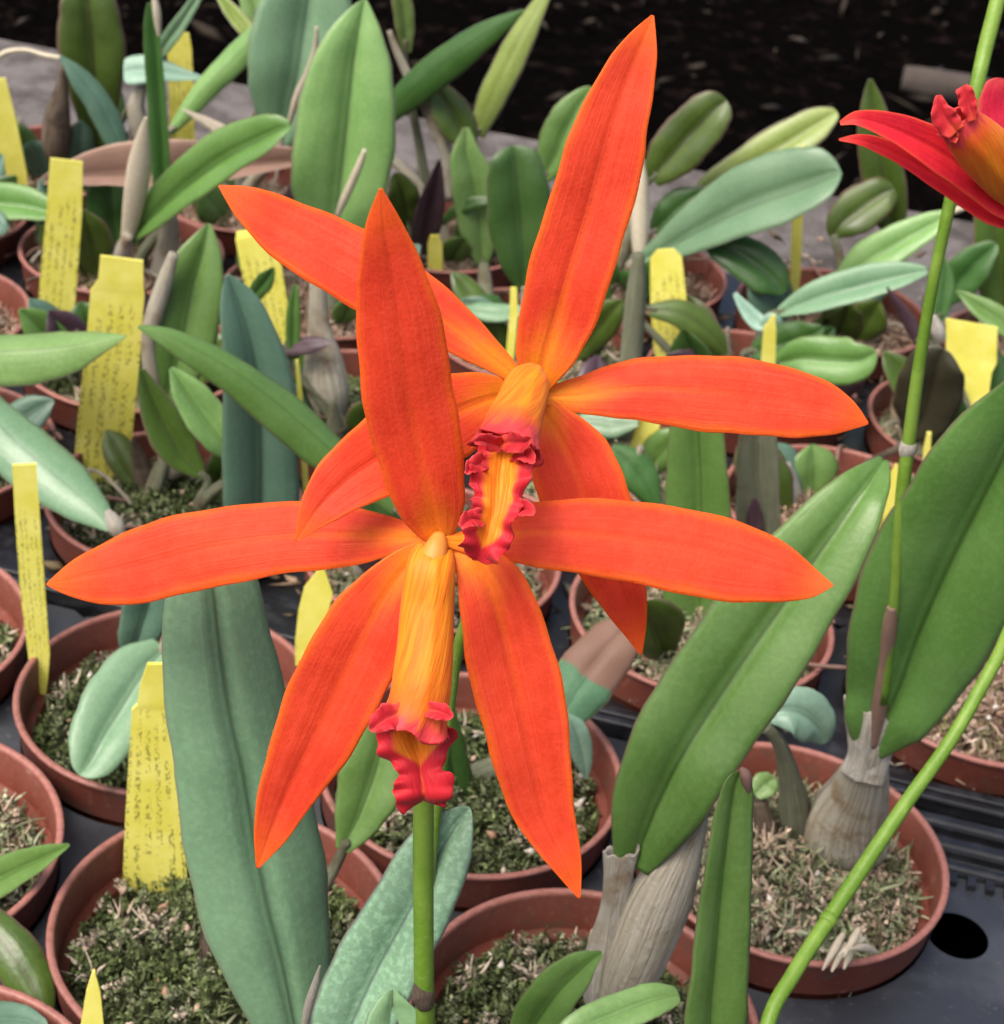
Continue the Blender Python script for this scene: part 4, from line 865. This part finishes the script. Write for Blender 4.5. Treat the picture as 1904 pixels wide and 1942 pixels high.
# front flower
F1 = thing('orchid_flower_spike', at(740, 2330, 4.95), 'open orange orchid flower in front, lower of the two, on a thick green stem', 'flower', 'orange orchid flowers')
st = tube('stem', [(838, 1035, 10), (830, 1120, 14), (815, 1260, 17), (804, 1400, 19), (803, 1530, 20), (803, 1700, 19.5), (804, 1860, 19), (806, 1960, 18), (790, 2150, 18), (745, 2330, 20)], (5.3, 5.28, 5.22, 5.15, 5.1, 5.06, 5.0, 5.0, 4.98, 4.95), M['stem'], F1, nv=60, ns=16)
tube('node_bract', [(806, 1905, 18), (803, 1890, 21), (799, 1876, 19), (793, 1862, 8)], 4.985, M['bbulb'], st, nv=10, ns=14)
fl = tube('flower', [(834, 1000, 18), (836, 1018, 26), (838, 1036, 20), (838, 1060, 12)], (5.3, 5.24, 5.2, 5.25), M['column'], F1, nv=12, ns=14)
pet(fl, 'dorsal_sepal', [(722, 357, 3), (728, 430, 37), (743, 520, 64), (757, 620, 82), (770, 720, 87), (784, 800, 86), (801, 880, 80), (817, 950, 68), (828, 1000, 46), (836, 1030, 18)], (5.27, 5.26, 5.25, 5.23, 5.21, 5.2, 5.19, 5.18, 5.18, 5.18), fold=-.1)
pet(fl, 'petal', [(88, 1108, 2), (138, 1098, 36), (210, 1083, 62), (282, 1066, 73), (362, 1044, 75), (450, 1029, 73), (550, 1018, 68), (640, 1016, 60), (722, 1017, 42), (790, 1018, 20), (832, 1020, 12)], (5.55, 5.53, 5.5, 5.47, 5.44, 5.4, 5.36, 5.31, 5.26, 5.2, 5.17), fold=-.14, up=.4)
pet(fl, 'petal', [(1580, 1110, 2), (1535, 1103, 33), (1480, 1085, 58), (1400, 1065, 75), (1300, 1042, 81), (1200, 1026, 77), (1100, 1014, 70), (1000, 1012, 60), (938, 1021, 44), (888, 1026, 24), (845, 1024, 12)], (5.3, 5.3, 5.3, 5.3, 5.29, 5.28, 5.26, 5.24, 5.21, 5.19, 5.17), fold=-.14, up=.4)
pet(fl, 'lateral_sepal', [(488, 1646, 3), (514, 1578, 33), (550, 1490, 57), (594, 1400, 76), (638, 1308, 86), (684, 1215, 84), (722, 1145, 68), (764, 1082, 42), (812, 1040, 18)], (4.74, 4.79, 4.85, 4.91, 4.97, 5.03, 5.08, 5.13, 5.17), fold=.16)
pet(fl, 'lateral_sepal', [(1099, 1704, 2), (1072, 1630, 32), (1032, 1540, 57), (1008, 1430, 75), (988, 1330, 83), (964, 1230, 83), (936, 1130, 70), (903, 1070, 46), (862, 1036, 18)], (4.72, 4.77, 4.84, 4.91, 4.98, 5.04, 5.09, 5.14, 5.18), fold=.16)
tube('column', [(834, 1014, 12), (828, 1036, 22), (820, 1066, 28), (814, 1102, 29), (811, 1140, 16)], (5.18, 5.14, 5.105, 5.09, 5.095), M['column'], fl, nv=12, ns=16)
liptube('lip', [(822, 1050, 40), (817, 1085, 48), (812, 1150, 51), (807, 1230, 54), (799, 1300, 57), (790, 1350, 58), (781, 1384, 66)], (5.16, 5.08, 5.02, 4.93, 4.85, 4.80, 4.77), M['lip'], fl, frill=.28, nfr=5, seed=4, notch=1.3)
ribbon('lip_lobe', [(803, 1518, 38), (803, 1507, 52), (802, 1490, 61), (798, 1466, 42), (795, 1440, 54), (790, 1410, 72), (786, 1375, 72), (792, 1335, 48), (796, 1300, 36)], (4.74, 4.72, 4.735, 4.765, 4.79, 4.82, 4.86, 4.9, 4.95), M['lipin'], fl, fold=.35, up=0, thick=.04, nu=24, nv=60, ruffle=.22, rfreq=2.3, groove=.05)

for k_, (pts, y0, y1) in enumerate((([(702, 1386, 5), (716, 1374, 20), (736, 1362, 26), (762, 1352, 18)], 4.68, 4.75), ([(858, 1362, 5), (848, 1356, 15), (832, 1350, 18), (812, 1346, 12)], 4.69, 4.75))):
    ribbon('lip_fold', pts, (y0, y1), M['crimson'], fl, fold=.45, up=.2, thick=.045, nu=12, nv=24, ruffle=.28, rfreq=1.7, seed=80 + k_)

# rear flower
F2 = thing('orchid_flower_spike', at(770, 2330, 5.1), 'open orange orchid flower behind and above the other, leaning right', 'flower', 'orange orchid flowers')
tube('stem', [(1008, 750, 10), (985, 860, 11), (940, 1030, 12), (900, 1140, 12), (866, 1240, 12), (848, 1370, 12), (826, 1530, 13), (810, 1700, 13), (804, 1942, 14), (770, 2330, 16)], (5.95, 6.0, 6.0, 5.95, 5.9, 5.75, 5.6, 5.45, 5.3, 5.1), M['stem'], F2, nv=60)
fl = tube('flower', [(1014, 718, 18), (1016, 738, 26), (1018, 756, 20), (1014, 780, 12)], (5.86, 5.8, 5.78, 5.85), M['column'], F2, nv=12, ns=14)
pet(fl, 'dorsal_sepal', [(1238, 29, 3), (1216, 84, 32), (1190, 150, 53), (1161, 240, 69), (1141, 312, 77), (1111, 420, 79), (1080, 520, 78), (1054, 610, 71), (1032, 680, 54), (1020, 735, 22)], (6.2, 6.16, 6.12, 6.06, 6.02, 5.96, 5.9, 5.86, 5.82, 5.8), fold=.16)
pet(fl, 'petal', [(415, 352, 2), (468, 384, 34), (540, 430, 58), (620, 474, 68), (700, 520, 70), (780, 568, 62), (860, 620, 47), (920, 665, 32), (985, 718, 14)], (6.0, 5.98, 5.96, 5.93, 5.9, 5.88, 5.85, 5.82, 5.79), fold=-.14, up=.4)
pet(fl, 'petal', [(1647, 803, 2), (1600, 785, 38), (1530, 767, 61), (1440, 753, 71), (1350, 744, 72), (1250, 738, 64), (1170, 740, 52), (1100, 748, 36), (1030, 752, 16)], (5.9, 5.89, 5.88, 5.87, 5.86, 5.85, 5.83, 5.81, 5.79), fold=-.14, up=.4)
pet(fl, 'lateral_sepal', [(562, 1026, 3), (598, 972, 34), (648, 920, 58), (710, 876, 74), (780, 832, 82), (850, 792, 80), (912, 762, 58), (975, 744, 24)], (5.1, 5.15, 5.22, 5.32, 5.44, 5.57, 5.68, 5.78), fold=.1, up=.2)
pet(fl, 'lateral_sepal', [(1216, 1242, 2), (1196, 1172, 32), (1166, 1090, 58), (1131, 1000, 78), (1100, 920, 84), (1070, 850, 72), (1042, 796, 42), (1022, 760, 18)], (5.42, 5.46, 5.52, 5.58, 5.64, 5.7, 5.75, 5.79), fold=.12)
liptube('lip', [(1012, 706, 24), (1002, 728, 42), (990, 765, 48), (976, 800, 54), (966, 828, 58), (960, 850, 62)], (5.74, 5.64, 5.52, 5.41, 5.33, 5.28), M['lip2'], fl, frill=.26, nfr=5, seed=9)
ribbon('lip_lobe', [(906, 1064, 12), (914, 1040, 40), (926, 1010, 46), (937, 975, 42), (944, 940, 54), (950, 900, 54), (958, 860, 46), (966, 825, 34)], (4.98, 4.98, 5.0, 5.04, 5.09, 5.16, 5.24, 5.33), M['lipin2'], fl, fold=.55, up=0, thick=.04, nu=28, nv=80, ruffle=.34, rfreq=3.4, groove=-.08)
for k_, (pts, y0, y1) in enumerate((([(884, 900, 5), (893, 888, 15), (908, 880, 18), (926, 876, 12)], 5.06, 5.2), ([(1012, 880, 5), (1003, 868, 15), (990, 862, 17), (974, 862, 12)], 5.1, 5.22), ([(1012, 978, 6), (1000, 968, 17), (982, 966, 18), (962, 968, 12)], 5.0, 5.1),
        ([(874, 1002, 6), (884, 990, 16), (898, 984, 18), (916, 984, 12)], 4.94, 5.02), ([(1008, 830, 6), (996, 838, 18), (978, 840, 22), (956, 840, 14)], 5.12, 5.24), ([(898, 838, 6), (912, 836, 13), (930, 840, 16), (950, 846, 12)], 5.12, 5.25))):
    ribbon('lip_fold', pts, (y0, y1), M['crimson'], fl, fold=.5, up=.2, thick=.045, nu=12, nv=24, ruffle=.3, rfreq=1.8, seed=60 + k_)

# red flower at the right edge
F3 = thing('orchid_flower_spike', at(1405, 2560, 4.7), 'deep red orchid flower cut by the right edge, with its bent green stem below', 'flower')
st = tube('stem', [(1965, 420, 11), (1990, 620, 13), (1985, 860, 14), (1955, 1080, 14), (1906, 1215, 13), (1870, 1286, 13), (1804, 1402, 13), (1722, 1518, 14), (1645, 1632, 14.5), (1570, 1745, 15), (1503, 1850, 15), (1456, 1942, 15), (1420, 2150, 17), (1405, 2560, 18)], (7.4, 7.4, 7.3, 7.1, 6.95, 6.85, 6.65, 6.4, 6.15, 5.9, 5.65, 5.45, 5.1, 4.7), M['stem'], F3, nv=80, ns=14)
tube('node_ring', [(1576, 1736, 15), (1571, 1744, 17.5), (1566, 1751, 15.5)], (5.92, 5.9, 5.88), M['stem'], st, nv=6, ns=14)
fl = tube('flower', [(1950, 400, 24), (1962, 410, 28), (1975, 425, 16)], (7.4, 7.4, 7.4), M['column'], F3, nv=8)
pet(fl, 'lateral_sepal', [(1593, 234, 4), (1630, 226, 15), (1690, 243, 26), (1765, 280, 37), (1840, 330, 40), (1910, 385, 32), (1960, 415, 14)], (7.15, 7.16, 7.2, 7.25, 7.3, 7.35, 7.4), 'petal_red', fold=.3, up=.4)
pet(fl, 'lateral_sepal', [(1591, 265, 2), (1640, 268, 12), (1710, 297, 18), (1795, 346, 26), (1880, 398, 28), (1955, 430, 14)], (7.22, 7.23, 7.27, 7.32, 7.37, 7.42), 'petal_red', fold=.2, up=.6)
pet(fl, 'petal', [(1915, 150, 34), (1902, 190, 44), (1905, 250, 46), (1925, 330, 34), (1955, 400, 14)], (7.5, 7.5, 7.47, 7.43, 7.4), 'petal_pink', fold=.2, rt=.15)
pet(fl, 'dorsal_sepal', [(2120, 250, 4), (2070, 300, 36), (2010, 360, 34), (1965, 405, 12)], (7.6, 7.55, 7.5, 7.42), 'petal_red')
liptube('lip', [(1958, 395, 24), (1918, 345, 46), (1876, 296, 52), (1840, 256, 46), (1812, 226, 34)], (7.38, 7.3, 7.22, 7.15, 7.12), M['lip'], fl, frill=.15, nfr=4, seed=2)
for pts in ([(1780, 180, 5), (1783, 204, 17), (1794, 228, 25), (1814, 250, 16)], [(1824, 164, 12), (1832, 182, 17), (1838, 204, 15), (1846, 228, 9)], [(1778, 252, 4), (1796, 256, 10), (1818, 262, 10)]):
    ribbon('lip_lobe', pts, (7.1, 7.06), M['crimson'], fl, fold=.3, up=0, thick=.045, nu=12, nv=20, ruffle=.25, rfreq=1.6)

# ------------------------------------------------------------------ litter on the floor behind the bench
g = G('old_wood'); P = g.pos(); a = g.noise(30, P, 5)
M['wood'] = g.fin(g.mix(a, (0.03, 0.022, 0.018), (0.075, 0.06, 0.05)), 0.85, a, 0.5, 0.004)
def onfloor(x, y, z=-0.83):
    u, v = (x - 952) / FPX, (y - 971) / FPX; d = cF + cR * u - cU * v; return CAM + d * ((z - CAM.z) / d.z)
a, b = onfloor(1712, 150), onfloor(1880, 178)
o = tube3('wood_stick', [(a, .028), (a.lerp(b, .3), .033), (a.lerp(b, .7), .03), (b, .026)], M['wood'], None, ridges=4, ramp=.12)
tag(o, 'dull brown piece of wood lying on the dark floor behind the bench', 'wood')
